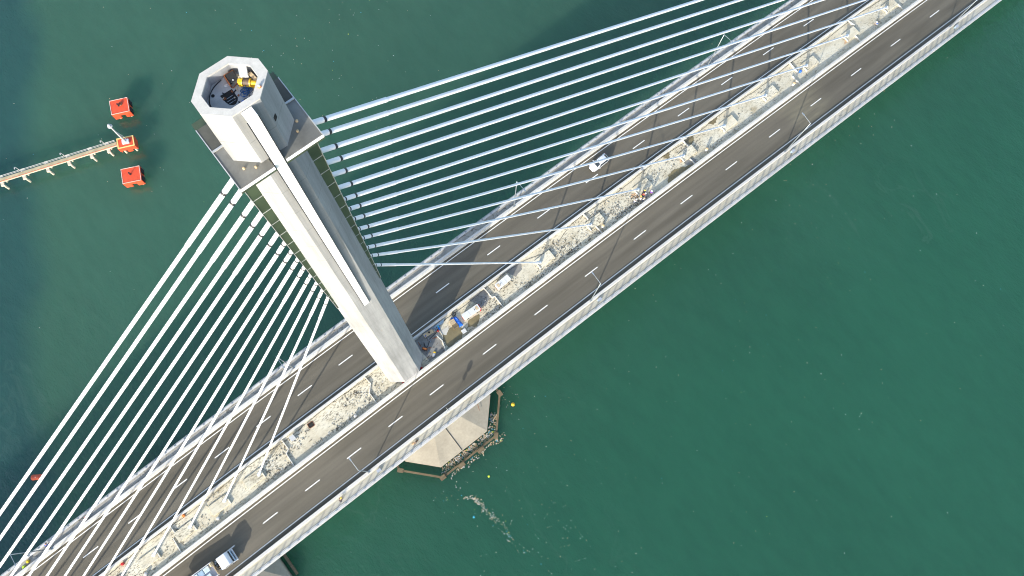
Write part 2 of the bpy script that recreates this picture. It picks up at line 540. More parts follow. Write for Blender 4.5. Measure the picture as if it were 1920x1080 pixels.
def barrier(label, prof):
    m = MB(); m.run(prof, X0, X1, 4)
    o = tag(m.build("concrete_barrier", A["barrier"]), label, "barrier", "concrete barriers along the carriageways")
    return o
barrier("concrete barrier between the median and the carriageway with the truck", [(-3.36, -.06), (-3.30, .10), (-3.12, .34), (-3.06, .96), (-2.72, .96), (-2.60, -.06)])
barrier("concrete barrier between the median and the carriageway with the white car", [(2.52, -.06), (2.60, .96), (2.88, .96), (3.02, -.06)])
barrier("concrete barrier between the truck's carriageway and the pale walkway", [(-11.12, -.06), (-11.26, .96), (-11.64, .96), (-11.80, -.06)])
barrier("concrete barrier between the white car's carriageway and the cracked grey walkway", [(11.15, -.06), (11.15, .10), (11.28, .30), (11.36, .96), (11.76, .96), (11.84, -.06)])
for lab, prof in (("pale kerb parapet along the deck edge beside the pale walkway", [(-12.98, -.085), (-12.98, .34), (-13.56, .38), (-13.56, -.5), (-13.5, -.5), (-13.5, -.085)]),
                  ("pale kerb parapet along the deck edge beside the cracked grey walkway", [(12.96, -.085), (12.96, .36), (13.34, .40), (13.38, -.5), (13.32, -.5), (13.32, -.085)])):
    m = MB(); m.run(prof, X0, X1, 4)
    tag(m.build("parapet", A["parapet"]), lab, "parapet", "parapets at the deck edges")

def railing(y, xs, label, side, pw=.28):
    t = thing("railing", label, "railing", group="steel railings on the parapets")
    for h, r in ((1.28, .035), (.98, .018), (.72, .018)):
        m = MB()
        n = int((X1 - X0) / 4)
        m.tube([(X0 + (X1 - X0) * i / n, y, zd(X0 + (X1 - X0) * i / n) + h) for i in range(n + 1)], r, 6)
        m.build("rail", A["galv"], t)
    m = MB()
    m.box((0, 0, .012), (.34, .24, .03)); m.box((0, 0, .46), (pw, pw * .6, .90))
    m.box((.0, -.09 * side, .07), (.12, .08, .10))
    first = m.build("post", A["galv"], t)
    for i, x in enumerate(xs):
        p = first if i == 0 else first.copy()
        if i: COL.objects.link(p); p.parent = t
        p.location = (x, y, zd(x) + .38)
    return t
railing(-13.2, [-58 + 2.0 * i for i in range(100)], "steel railing with posts on the parapet beside the pale walkway", 1)
railing(13.2, [-78 + 2.0 * i for i in range(98)], "steel railing with posts on the parapet beside the cracked grey walkway", -1, .10)

# median details
def poly_patch(name, pts, h, mt, parent=None, kind=None, wob=.12, sub=5):
    rnd = random.Random(hash(tuple(pts)) & 0xffff)
    out = []
    for i, p in enumerate(pts):
        q = pts[(i + 1) % len(pts)]
        for k in range(sub):
            f = k / sub
            out.append((p[0] + (q[0] - p[0]) * f + rnd.uniform(-wob, wob), p[1] + (q[1] - p[1]) * f + rnd.uniform(-wob, wob)))
    m = MB()
    m.v = [(x, y, zd(x) + h) for x, y in out]
    m.face(range(len(out)))
    o = m.build(name, mt, parent)
    if kind: o["kind"] = kind
    return o
poly_patch("puddle", [(61.2, -2.35), (62.3, -1.35), (64.0, -.9), (65.2, -1.3), (66.8, -1.9), (68.1, -2.42)], .012, A["puddle"], kind="structure", wob=.16)
poly_patch("puddle", [(69.6, 2.45), (71.8, 2.45), (71.9, 1.9), (71.0, 1.0), (70.1, 1.2)], .012, A["puddle"], kind="structure")
poly_patch("puddle", [(76.3, 2.4), (78.5, 2.45), (78.5, 2.0), (77.0, 1.5)], .012, A["puddle"], kind="structure")
poly_patch("puddle", [(63.8, 2.45), (65.9, 2.45), (65.0, 1.4), (64.4, 1.7)], .012, A["puddle"], kind="structure")
poly_patch("puddle", [(8.4, -2.4), (8.3, -.3), (9.4, .6), (11.0, .4), (12.2, -.4), (12.6, -1.2), (11.2, -2.45)], .012, A["puddle"], kind="structure", wob=.15)
poly_patch("puddle", [(14.0, -.6), (16.6, -.7), (16.0, -1.7), (14.6, -2.3), (13.4, -1.5)], .012, A["puddle"], kind="structure", wob=.1)
poly_patch("damp_patch", [(4.0, 2.4), (8.0, 2.3), (8.0, -.4), (7.6, -2.3), (4.2, -2.4)], .006, A["wet"], median, wob=.15)
poly_patch("damp_patch", [(16.6, 2.4), (20.0, 2.4), (20.1, .3), (18.2, -.4), (17.4, .6)], .006, A["wet"], median)
poly_patch("damp_patch", [(25.2, 2.4), (28.6, 2.45), (28.0, 1.2), (26.2, .6)], .006, A["wet"], median)
poly_patch("damp_patch", [(66.5, -.6), (69.0, -1.3), (69.2, -2.4), (67.2, -2.4)], .006, A["wet"], median)
for x, y in ((66.6, -.35), (54.6, -.75), (54.2, -.2), (113.0, -.6)):
    poly_patch("rust_stain", [(x - .7, y - .35), (x + .3, y - .4), (x + .9, y), (x, y + .35)], .009, A["ruststain"], median, wob=.12)
poly_patch("sand_patch", [(8.6, .8), (10.6, 1.0), (10.4, .2), (9.2, -.2)], .016, A["pad"], median)
RIBS = [[(20.12, 2.5), (20.24, .27), (20.77, 0), (20.75, -2.55)], [(44.03, 2.5), (44.11, 1.17)], [(44.37, -.77), (44.43, -2.55)], [(69.58, 2.5), (69.53, .83)],
        [(68.12, -1.24), (68.2, -2.55)], [(99.31, 2.5), (99.14, .08)], [(97.62, -.05), (97.63, -2.55)], [(116.85, 2.5), (117.28, 1.0)], [(115.6, -.81), (115.53, -2.55)],
        [(-6.77, 2.5), (-6.61, .96), (-7.8, -.28), (-7.8, -2.55)], [(-24.75, 2.5), (-24.7, .48), (-25.46, .02), (-25.56, -2.55)],
        [(-48.16, 2.5), (-48.13, .54)], [(-48.88, .23), (-49.04, -2.55)], [(7.9, .83), (8.16, -.7), (7.51, -2.55)], [(130.5, 2.5), (130.6, .9)], [(129.2, -.9), (129.2, -2.55)]]
for r in RIBS:
    m = MB()
    for p, q in zip(r, r[1:]):
        d = Vector((q[0] - p[0], q[1] - p[1])); c = ((p[0] + q[0]) / 2, (p[1] + q[1]) / 2)
        m.box((c[0], c[1], zd(c[0]) + .15), (d.length + .1, .13, .36), rot=math.atan2(d.y, d.x))
    m.build("upstand", A["rib"], median)
# loose power lead along the median barrier
m = MB()
pts = []
x = -95.0
rnd = random.Random(3)
while x < 150:
    y = 2.25 + .18 * math.sin(x * .33) + rnd.uniform(-.05, .05)
    if 26 < x < 44: y -= 1.3 * max(0, math.sin((x - 26) / 18 * math.pi)) ** 4
    if abs(x) > 4.6: pts.append((x, y, zd(x) + .03))
    elif pts and pts[-1][0] < -4.5:
        m.tube(pts, .028, 5); pts = []
    x += 1.3
m.tube(pts, .028, 5)
tag(m.build("power_lead", A["black"]), "thin dark cable lying loose along the median beside its barrier", "cable")

rnd = random.Random(77)
m = MB()
for k in range(4200):
    x = rnd.choice((rnd.uniform(-75, 150), rnd.gauss(35, 18), rnd.gauss(-20, 14), rnd.gauss(60, 14)))
    if abs(x) < 4.4: continue
    cl_ = math.sin(x * .9 + 2 * math.sin(x * .23)) * .9
    y = rnd.choice((rnd.uniform(-2.4, 2.3), rnd.gauss(cl_, .7), rnd.gauss(-1.9, .3)))
    if not -2.45 < y < 2.4: continue
    if (x > 58 and rnd.random() < .55) or (60.5 < x < 69 and y < -.7) or (7.5 < x < 17): continue
    if math.sin(x * .41 + 1.3 * math.sin(y * 1.1 + x * .13)) + math.sin(x * 1.07 + y) * .6 < rnd.uniform(-.9, .5): continue
    if rnd.random() < .80:
        a = rnd.choice((.15, .5, 1.9)) + rnd.gauss(0, .25); L = rnd.uniform(.12, .42)
        m.box((x, y, zd(x) + .03), (L, rnd.uniform(.03, .07), .05), rnd.choice((0, 0, 1)), a)
    else:
        q = rnd.uniform(.06, .22)
        m.box((x, y, zd(x) + .03), (q, q * rnd.uniform(.5, 1), .08), rnd.choice((2, 2, 3)), rnd.uniform(0, 3))
tag(m.build("median_rubble", [M("bar_ends", (.075, .062, .045), .8, fine=0), M("dark_crumbs", (.16, .135, .09), .9, fine=0), A["rib"], M("grey_lumps", (.36, .35, .32), .9, fine=0)]),
    "scattered bar ends, crumbs and rubble over the rough median", "rubble", kind="stuff")

# ------------------------------------------------------------------ bridge tower
def octo(z):
    k = z / 103.5
    s = lambda a, b_: a + (b_ - a) * k
    sx, hy, wx, sy = s(1.55, .91), s(2.72, 1.61), s(3.7, 2.18), s(.9, .47)
    return [(sx, -hy, z), (wx, -sy, z), (wx, sy, z), (sx, hy, z), (-sx, hy, z), (-wx, sy, z), (-wx, -sy, z), (-sx, -hy, z)]
tw = thing("bridge_tower", "tall tapering octagonal concrete tower standing in the median", "bridge tower", (0, 0, 0))
inner = [(.71, -1.22), (1.59, -.43), (1.59, .43), (.71, 1.22), (-.71, 1.22), (-1.59, .43), (-1.59, -.43), (-.71, -1.22)]
m = MB()
m.rings([octo(z) for z in (-31.0, -8, 10, 30, 50, 70, 90, 103.5)] + [[(x, y, 103.5) for x, y in inner], [(x, y, 102.55) for x, y in inner]], 0, True, False)
m.build("shaft", A["tower"], tw)
m = MB()
oc = [(x * 1.004, y * 1.004) for x, y, z in octo(103.5)]
m.rings([[(x, y, 103.42) for x, y in oc], [(x, y, 103.53) for x, y in oc], [(x * .985, y * .985, 103.53) for x, y in inner], [(x * .985, y * .985, 103.40) for x, y in inner]], 0, True, False)
m.build("coping", A["coping"], tw)
m = MB(); m.v = [(x * 1.01, y * 1.01, 102.6) for x, y in inner]; m.face(range(8))
fl = m.build("top_floor", A["floor"], tw)
m = MB()      # dark joint round the floor
ring = [(1.52 * .98 * math.cos(a), 1.16 * math.sin(a), 102.625) for a in [R(95 + 8 * i) for i in range(21)]]
m.tube(ring, .03, 6)
m.build("floor_hose", A["black"], tw)
m = MB()
m.box((0, 0, 0), (.30, .05, .46), rot=0)
m.build("shaft_window", A["dark"], tw, loc=(1.165, -1.435, 100.58), rotz=R(41.5))
# hatch well with rungs
m = MB()
hp = [(-.72, .38), (.04, .35), (.02, -.30), (-.10, -.46), (-.28, -.56), (-.46, -.53), (-.60, -.40), (-.68, -.15)]
m.v = [(x, y, 102.612) for x, y in hp]; m.face(range(len(hp)))
hw = m.build("hatch_well", A["dark"], tw)
m = MB()
for k in range(3):
    m.box((-.36, -.02 - .17 * k, 102.63), (.44, .025, .02))
m.build("rung", A["galv"], hw)
# white cover strip standing off the south-east face
m = MB(); m.box((-.075, -1.9, 80.5), (.60, .60, 45.6))
m.build("cover_channel", A["darkgreen"], tw)
m = MB(); m.box((-.075, -2.235, 80.45), (.68, .06, 45.9)); m.box((-.075, -1.93, 103.36), (.68, .55, .06))
m.build("cover_strip", A["strip"], tw)
for x in (-.445, .295):  # black bars: left one paints the shadow gap, right one the dark side
    m = MB(); m.box((x, -2.20, 80.3), (.06, .12, 45.4)); m.build("shade_edge", A["collar"], tw)
# platform round the shaft
m = MB()
m.prism([(-3.05, -2.33), (-.5, -2.33), (-.5, -1.3), (.36, -1.3), (.36, -2.33), (3.15, -2.33), (3.15, 2.57), (-3.05, 2.57)], 97.06, 97.30)
m.build("platform", A["zinc"], tw)
m = MB(); m.box((.05, 1.66, 97.312), (6.14, 1.80, .02))  # darker sheet over the rear half of the platform
m.build("dark_rear_sheet", A["darksheet"], tw)
m = MB(); m.box((.05, 2.98, 96.75), (6.2, .80, .2))
m.build("rear_ledge", A["darkgreen"], tw)
for xa, xb in ((-3.05, -.50), (.36, 3.15)):
    m = MB(); m.box(((xa + xb) / 2, -2.385, 97.12), (xb - xa, .07, .27))
    m.build("fascia", A["strip"], tw)
    m = MB(); m.box(((xa + xb) / 2, -2.40, 96.90), (xb - xa + .06, .14, .10))
    m.build("fascia_gutter", A["darkgreen"], tw)
for xa in (-3.02, 3.12):
    m = MB(); m.box((xa, .12, 97.33), (.06, 4.9, .05)); m.build("platform_edge", A["zinctrim"], tw)
for x, y in ((-2.6, .7), (2.75, .75)):
    m = MB(); m.box((x, y, 97.36), (.75, .12, .10)); m.build("cleat", A["zinctrim"], tw)
for x, y in ((-2.05, -1.35), (-1.4, -1.72), (2.35, -.65), (2.0, -1.25)):
    m = MB(); m.lathe([(.02, 0), (.10, .0), (.09, .10), (.03, .16)], (x, y, 97.3), 8); m.build("lifting_eye", A["timber"], tw)
# anchor housings on both flanks
for s in (-1, 1):
    m = MB(); m.box((s * 2.2, 0, 77.3), (1.46, 1.5, 39.4))
    m.build("anchor_housing", A["darkgreen"], tw)
    m = MB()
    for k in range(15):
        z = 60.6 + 2.62 * k - .004 * k * k
        m.box((s * 2.30, -.765, z), (1.3, .03, .05))
    m.box((s * 2.92, -.77, 77.3), (.05, .04, 39.2))
    m.build("housing_seams", A["zinctrim"], tw)

# things standing on the tower top
zt = 102.6
t = thing("winch", "yellow rope winch with brown drum on the tower top", "winch", (.92, .0, zt), R(-42))
m = MB(); m.box((0, 0, .06), (.95, .34, .12)); m.build("base_frame", A["yellow"], t)
m = MB(); m.tube([(-.22, 0, .33), (.18, 0, .33)], .17, 18); m.build("drum", A["brown"], t)
for x in (-.24, .20):
    m = MB(); m.tube([(x - .03, 0, .33), (x + .03, 0, .33)], .23, 20); m.build("drum_flange", A["yellow"], t)
m = MB(); m.tube([(.24, 0, .33), (.50, 0, .33)], [.15, .12], 14); m.tube([(.5, 0, .33), (.53, 0, .33)], .13, 14); m.build("motor", A["yellow"], t)
m = MB(); m.box((-.38, 0, .34), (.22, .26, .30)); m.build("gearbox", A["yellow"], t, bevel=.03)
t = thing("control_box", "white control cabinet on the tower top near the winch", "cabinet", (1.12, .5, zt), R(-25))
m = MB(); m.box((0, 0, .38), (.42, .58, .72)); m.build("cabinet_body", A["whitepaint"], t, bevel=.02)
m = MB(); m.box((0, 0, .755), (.46, .62, .03)); m.build("lid", A["whitepaint"], t)
t = thing("hatch_frame", "open dark hatch lid in a rusty orange frame on the tower top", "hatch", (.42, 1.0, zt), R(-4))
m = MB(); m.box((0, 0, .25), (.60, .05, .5)); m.box((-.3, -.3, .25), (.05, .6, .5)); m.build("frame", A["rust"], t)
m = MB(); m.box((.02, -.32, .46), (.50, .56, .04), tilt=Matrix.Rotation(R(14), 3, 'X')); m.build("lid", A["dark"], t)
m = MB(); m.lathe([(.03, 0), (.05, .01), (.03, .03)], (.0, -.5, .45), 8); m.build("knob", A["shirtw"], t)
m = MB()
rnd = random.Random(11)
for k in range(16):
    cx, cy, r_ = .62 + rnd.uniform(-.2, .25), -.25 + rnd.uniform(-.14, .16), rnd.uniform(.10, .24)
    a0 = rnd.uniform(0, 6)
    m.tube([(cx + r_ * math.cos(a0 + i * .45), cy + r_ * .75 * math.sin(a0 + i * .45), zt + .03 + .012 * k * rnd.uniform(.4, 1)) for i in range(13)], .016, 5)
tag(m.build("rope_pile", A["bluerope"]), "tangled pile of blue rope beside the winch", "rope")
m = MB(); m.tube([(.12, 1.25, zt + .1), (.08, .7, zt + .12), (.12, .3, zt + .1)], .03, 6); m.tube([(.12, .3, zt + .1), (.55, .42, zt + .1)], .03, 6)
tag(m.build("pipe", A["rust"]), "rusty bent pipe lying between hatch well and orange frame", "pipe")
m = MB(); m.box((1.40, -.02, zt + .35), (.20, .75, .06), rot=R(8), tilt=Matrix.Rotation(R(16), 3, 'X'))
tag(m.build("plank", A["timber"]), "pale timber plank propped on the tower top parapet", "plank")
m = MB(); m.lathe([(.0, 0), (.10, 0), (.10, .02), (0, .025)], (-1.03, .62, zt), 16)
tag(m.build("drain_cover", A["dark"]), "round black drain cover in the tower top floor", "drain cover")
for (x, y), lab, mt in (((.12, -.72), "crumpled blue cloth at the foot of the tower top parapet", "blue"), ((-.04, .68), "small crumpled white sack near the open hatch", "shirtw")):
    m = MB()
    rr = random.Random(int(x * 100))
    m.rings([[(x + r_ * math.cos(a) * rr.uniform(.7, 1.2), y + .7 * r_ * math.sin(a) * rr.uniform(.7, 1.2), zt + z) for a in [i * .785 for i in range(8)]] for r_, z in ((.12, .0), (.15, .06), (.08, .13))])
    tag(m.build("cloth" if mt == "blue" else "sack", A[mt]), lab, "cloth" if mt == "blue" else "sack")
t = thing("warning_lamp", "white and orange aviation lamp on the tower rim", "lamp", (1.28, -1.02, 103.5))
m = MB(); m.lathe([(.08, 0), (.11, .02), (.11, .07), (.08, .09)], (0, 0, 0), 12); m.build("lamp_base", A["orange"], t)
m = MB(); m.lathe([(.07, .09), (.08, .16), (.05, .22), (.0, .23)], (0, 0, 0), 12); m.build("lens", A["whitepaint"], t)
m = MB()
for k in range(26):
    a = rnd.uniform(0, 6.28); q = rnd.random() ** .6
    x, y = .25 + 1.0 * q * math.cos(a), .15 + .95 * q * math.sin(a)
    if abs(x) / 1.55 + abs(y) / 1.6 > .92: continue
    L = rnd.uniform(.05, .22)
    m.box((x, y, zt + .03), (L, rnd.uniform(.03, .08), .05), rnd.choice((0, 1, 1, 2, 3)), rnd.uniform(0, 3.1))
tag(m.build("floor_litter", [A["blue"], A["cream"], A["rust"], A["black"]]), "small scattered litter over the tower top floor", "litter", kind="stuff")
m = MB(); m.tube([(.05, -.78, zt + .05), (.25, -.62, zt + .06), (.5, -.72, zt + .05), (.62, -.60, zt + .06), (.55, -.95, zt + .06)], .025, 6)
tag(m.build("cable_loop", A["black"]), "black cable loop lying on the tower top between rope and parapet", "cable")
m = MB()
for k in range(7):
    a = rnd.uniform(0, 6.28); x, y = .9 + .32 * math.cos(a), .92 + .2 * math.sin(a)
    m.box((x, y, zt + .12), (rnd.uniform(.12, .35), rnd.uniform(.06, .14), .2), rot=rnd.uniform(0, 3))
tag(m.build("scrap_pile", A["cream"]), "jumble of pale offcuts in the tower top corner", "scrap pile")

# ------------------------------------------------------------------ stay cables
RZ = [94.82, 92.92, 90.5, 88.31, 85.98, 83.24, 80.61, 78.16, 75.53, 72.65, 69.9, 66.79, 63.89, 60.37]
RX = [186.8, 174.6, 162.9, 150.6, 138.2, 126.2, 113.9, 101.6, 89.8, 78.3, 67.4, 55.6, 43.7, 31.4]
LZ = [94.2, 92.3, 89.7, 87.4, 85.1, 82.53, 80.06, 77.57, 75.15, 72.49, 69.63, 66.72, 63.75, 60.55]
LX = [-131.4, -123.3, -115.4, -107.3, -99.3, -91.2, -83.3, -75.3, -67.3, -60.1, -52.9, -45.5, -38.4, -31.2]
for fan, zs, xs, side in (("car-side fan reaching up right", RZ, RX, 1), ("fan reaching down left", LZ, LX, -1)):
    for i, (z, xa) in enumerate(zip(zs, xs)):
        T = Vector((side * 3.0, 0, z + .08)); B_ = Vector((xa, 0, zd(xa) + .55))
        d = (B_ - T); L = d.length; d.normalize()
        who = "lowest and shortest" if i == 13 else ("topmost" if i == 0 else ORD[i] + " from the top")
        fn = "right-hand" if side > 0 else "left-hand"
        t = thing("stay_cable", f"white stay cable, {who} of the {fn} fan", "stay cable", tuple(T), group="stay cables of the bridge")
        f = i / 13
        P = lambda s_: tuple(d * s_)
        j0, j1 = 1.35, 1.35 + 5.5 - 1.6 * f
        k = 1.0 - .10 * f
        m = MB(); m.tube([P(-.3), P(j0 - .06)], .205 * k, 16, 0, False); m.build("anchor_sleeve", A["cable"], t, smooth=True)
        for c0, c1 in ((j0 - .10, j0 + .10), (.12, .26))[:1 if i < 6 else 2]:
            m = MB(); m.tube([P(c0), P(c1)], .215 * k, 16); m.build("collar", A["collar"], t)
        m = MB(); m.tube([P(j0), P(j1 - .04), P(j1), P(j1 + .01), P(j1 + .05)], [.19 * k, .19 * k, .19 * k, .15 * k, .15 * k], 16, 0, False); m.build("guide_tube", A["cable"], t)
        n = 12
        m = MB(); m.tube([P(j1 - .02 + (L - j1 - 1.6) * q / n) for q in range(n + 1)], .160 * k, 16, 0, False); m.build("sheath", A["cable"], t, smooth=True)
        m = MB(); m.tube([P(L - 1.9), P(L - .36), P(L - .35), P(L + .1), P(L + .15)], [.20, .235, .31, .31, .20], 16)
        m.build("anchor_tube", A["anchorsteel"], t)
        # the concrete block that holds its lower end
        x0, x1 = sorted((xa - side * .7, xa + side * 2.9))
        hh = (.24, .46) if side > 0 else (.40, .28)
        bl = MB()
        zz = zd(xa) - .05
        top = lambda x_: zz + (hh[0] + (hh[1] - hh[0]) * (x_ - x0) / (x1 - x0)) + (zd(x_) - zd(xa))
        bl.rings([[(x0, -1.02, zd(x0) - .05), (x0, 1.02, zd(x0) - .05), (x0, .92, top(x0)), (x0, -.92, top(x0))],
                  [(x1, -1.02, zd(x1) - .05), (x1, 1.02, zd(x1) - .05), (x1, .92, top(x1)), (x1, -.92, top(x1))]])
        bt = thing("anchor_block", f"sloped concrete anchor block under the {who} cable of the {fn} fan", "anchor block", (0, 0, 0), group="cable anchor blocks in the median")
        bl.build("block", A["median"], bt, bevel=.03)
        m = MB(); m.box((xa - side * .62, -.55, zd(xa) + .22), (.14, .95, .34)); m.build("edge_beam", A["rib"], bt)

# ------------------------------------------------------------------ street lamps
def make_lamp(s):
    """lamp at local origin on top of a barrier; its arm points along +Y * s"""
    t = thing("street_lamp", "x", "street lamp", group="street lamps on the outer barriers")
    m = MB(); m.box((0, 0, .03), (.42, .36, .06)); m.build("base_plate", A["galv"], t)
    m = MB(); m.tube([(0, 0, 0), (0, 0, 6), (0, 0, 12.6)], [.115, .09, .06], 10); m.build("pole", A["galv"], t, smooth=True)
    m = MB(); m.tube([(0, 0, 12.55), (0, s * 1.0, 12.72), (0, s * 1.9, 12.85)], [.05, .045, .04], 8); m.build("arm", A["galv"], t)
    m = MB(); m.box((0, s * 2.15, 12.87), (.22, .62, .09)); m.build("lamp_head", A["galv"], t, bevel=.03)
    return t
def make_cab():
    t = thing("electrical_cabinet", "x", "cabinet", group="electrical cabinets beside the lamps")
    m = MB(); m.box((0, 0, .34), (.72, .46, .62)); m.build("cabinet_body", A["paleblue"], t, bevel=.02)
    m = MB(); m.box((0, 0, .67), (.78, .52, .04)); m.build("lid", A["greysheet"], t)
    return t
lr, ll, cabi = make_lamp(1), make_lamp(-1), make_cab()
first_r = first_l = first_c = True
for x, why in ((-15.8, "nearest the bottom edge, above the pier cap"), (34.2, "beside the middle of the truck's carriageway"), (84.2, "standing near the muddy tyre-marked stretch of road"), (134.2, "at the upper right corner of the deck")):
    t = lr if first_r else copy_tree(lr)
    first_r = False
    t.location = on_deck(x, -11.47, .95)
    t["label"] = "grey street lamp on the pale walkway side, " + why
    c = cabi if first_c else copy_tree(cabi)
    first_c = False
    c.location = on_deck(x + 1.5, -12.3, .21)
    c["label"] = "pale blue cabinet beside the lamp " + why
for x, why in ((-66.0, "at the lower left corner"), (-15.8, "below the lowest left-hand cables"), (34.25, "opposite the white generators"), (83.5, "with its arm crossing the right-hand cables")):
    t = ll if first_l else copy_tree(ll)
    first_l = False
    t.location = on_deck(x, 11.55, .95)
    t["label"] = "grey street lamp on the cracked walkway side, " + why

# traffic sign on the outer barrier
t = thing("road_sign", "round road sign with a small plate below, on the outer barrier", "road sign", on_deck(1.4, -11.46, .95))
m = MB(); m.tube([(0, 0, -.4), (0, 0, 2.95)], .038, 8); m.build("pole", A["galv"], t)
m = MB(); m.tube([(-.05, 0, 2.62), (-.03, 0, 2.62)], .45, 28); m.build("disc", A["whitepaint"], t)
m = MB(); m.box((-.04, 0, 1.82), (.025, .62, .56)); m.build("plate", A["whitepaint"], t)
m = MB(); m.box((.05, 0, .05), (.35, .1, .08)); m.box((.0, .0, .02), (.1, .4, .06)); m.build("bracket", A["galv"], t)

# ------------------------------------------------------------------ piers, fenders
def chamfer(hx, hy, cx, cy):
    return [(hx, -hy + cy), (hx, hy - cy), (hx - cx, hy), (-hx + cx, hy), (-hx, hy - cy), (-hx, -hy + cy), (-hx + cx, -hy), (hx - cx, -hy)]
def pier_cap(label, cx, hx, hy, cx_, cy_, inner_k, rise):
    t = thing("pile_cap", label, "pile cap", (cx, 0, WATER), group="concrete pile caps in the water")
    o = chamfer(hx, hy, cx_, cy_)
    m = MB()
    m.rings([[(x, y, -2.0) for x, y in o], [(x, y, 1.75) for x, y in o], [(x * inner_k[0], y * inner_k[1], 1.75 + rise) for x, y in o]])
    m.build("cap", A["cap"], t)
    return t
pc = pier_cap("large pale octagonal pile cap under the tower, seen below the deck edge", 0.0, 11.4, 16.95, 5.2, 5.6, (.42, .55), 1.7)
m = MB(); m.tube([(-.5, -16.9, 1.80), (-.5, -10.6, 1.75 + 1.7 * 6.35 / 7.63 + .02)], .07, 6); m.build("joint_seal", A["black"], pc)
m = MB(); m.box((8.3, -10.4, 2.6), (.35, .35, .5)); m.tube([(8.3, -10.4, 2.7), (7.5, -12.6, 2.5)], .05, 5); m.build("mooring_bollard", A["rust"], pc)
pc2 = pier_cap("smaller pale pile cap at the bottom of the photo, one corner showing", -50.9, 7.6, 21.0, 3.4, 5.0, (.45, .62), 3.0)
m = MB(); m.tube([(5.2, -11.0, 3.3), (3.2, -13.6, 3.1)], .06, 5); m.build("mooring_line", A["black"], pc2)
# fender frame round the main cap
fr = thing("fender_frame", "brown timber fender frame floating round the large pile cap", "fender", (0, 0, WATER))
fo = chamfer(13.35, 18.9, 6.2, 6.7)
for i in range(8):
    p, q = Vector(fo[i]), Vector(fo[(i + 1) % 8])
    d = q - p
    m = MB(); m.box(((p.x + q.x) / 2, (p.y + q.y) / 2, .45), (d.length - .5, .42, .5), rot=math.atan2(d.y, d.x))
    m.build("beam", A["darktimber"], fr)
    m = MB(); m.box((p.x, p.y, .55), (1.3, .9, .7), rot=math.atan2(d.y, d.x)); m.build("corner_block", A["darktimber"], fr)
for x in (-2.5, 2.7):
    m = MB(); m.box((x, -19.3, .6), (1.6, .9, .6)); m.build("corner_block", A["darktimber"], fr)
fr2 = thing("fender_frame", "narrow dark fender beam along the smaller pile cap", "fender", (-50.9, 0, WATER))
m = MB(); m.box((8.7, -10, .5), (.5, 12, .6)); m.build("beam", A["darktimber"], fr2)

# ------------------------------------------------------------------ dolphins and catwalk
def dolphin(label, cx, cy, ang, sx, sy, kind):
    t = thing("mooring_dolphin", label, "dolphin", (cx, cy, WATER), R(ang), group="red dolphins in the water")
    zt_ = 3.3
    m = MB(); m.box((0, 0, zt_ - .12), (sx, sy, .24)); m.build("top_slab", A["red"], t)
    trim = A["yellowtrim"] if kind == "beacon" else A["redtrim"]
    tw_ = .26 if kind == "beacon" else .10
    for x, y, lx, ly in ((0, -sy / 2 + tw_ / 2, sx, tw_), (0, sy / 2 - tw_ / 2, sx, tw_), (-sx / 2 + tw_ / 2, 0, tw_, sy - 2 * tw_), (sx / 2 - tw_ / 2, 0, tw_, sy - 2 * tw_)):
        m = MB(); m.box((x, y, zt_ + .03), (lx, ly, .06)); m.build("edge_trim", trim, t)
    # hanging side walls with gaps
    w_ = .22
    for x0, x1, z0 in ((-sx / 2, -sx * .12, .9), (-sx * .12, sx * .14, 2.2), (sx * .14, sx / 2, .9)) if kind != "beacon" else ((-sx / 2, -sx * .1, 1.9), (-sx * .1, sx * .18, .9), (sx * .18, sx / 2, 1.7)):
        for y in (-sy / 2 + w_ / 2, sy / 2 - w_ / 2):
            m = MB(); m.box(((x0 + x1) / 2, y, (zt_ - .24 + z0) / 2), (x1 - x0, w_, zt_ - .24 - z0)); m.build("side_wall", A["red"], t)
    for s_ in (-1, 1):
        m = MB(); m.box((s_ * (sx / 2 - w_ / 2), 0, 2.0), (w_, sy - 2 * w_, 2.1)); m.build("side_wall", A["red"], t)
        if kind != "beacon":
            for y in (-sy * .27, sy * .25):
                m = MB(); m.box((s_ * (sx / 2 + .10), y, 1.95), (.22, sy * .30, 1.5)); m.build("rubber_fender", A["black"], t)
    for x in (-sx * .33, sx * .33):
        for y in (-sy * .33, sy * .33):
            m = MB(); m.tube([(x, y, -3), (x * .92, y * .92, 3.0)], .26, 10); m.build("pile", A["cream"], t)
    if kind != "beacon":
        m = MB(); m.lathe([(.22, 0), (.22, .12), (.12, .14), (.12, .75), (.2, .8), (.2, .95), (0, 1.0)], (-.1, .1, zt_), 12); m.build("mooring_post", A["black"], t)
    else:
        m = MB(); m.box((.1, 0, zt_ + .25), (1.5, 1.0, .5)); m.build("beacon_base", A["anchorsteel"], t)
        m = MB(); m.tube([(.1, 0, zt_ + .4), (.1, 0, zt_ + 8.0)], [.24, .15], 10); m.build("mast", A["parapet"], t)
        m = MB(); m.tube([(.55, .25, zt_ + .4), (.45, .2, zt_ + 3.0), (.18, .06, zt_ + 5.2)], .07, 8); m.build("ladder_stay", A["parapet"], t)
        m = MB(); m.lathe([(.15, 0), (.55, .1), (.55, .2), (.3, .25), (.3, .8), (.12, 1.0), (0, 1.05)], (.1, 0, zt_ + 8.0), 12); m.build("beacon_lamp", A["parapet"], t)
    return t
dolphin("red square dolphin farthest from the bridge with a coil of rope on top", -15.75, 93.75, -22.6, 4.1, 3.6, "plain")
dolphin("red square dolphin closest to the bridge with one small dark post", -22.55, 77.65, -24.4, 4.15, 3.6, "plain")
dolphin("red dolphin with yellow rim and tall white beacon at the catwalk end", -19.35, 85.2, -22.9, 3.8, 2.6, "beacon")
m = MB()
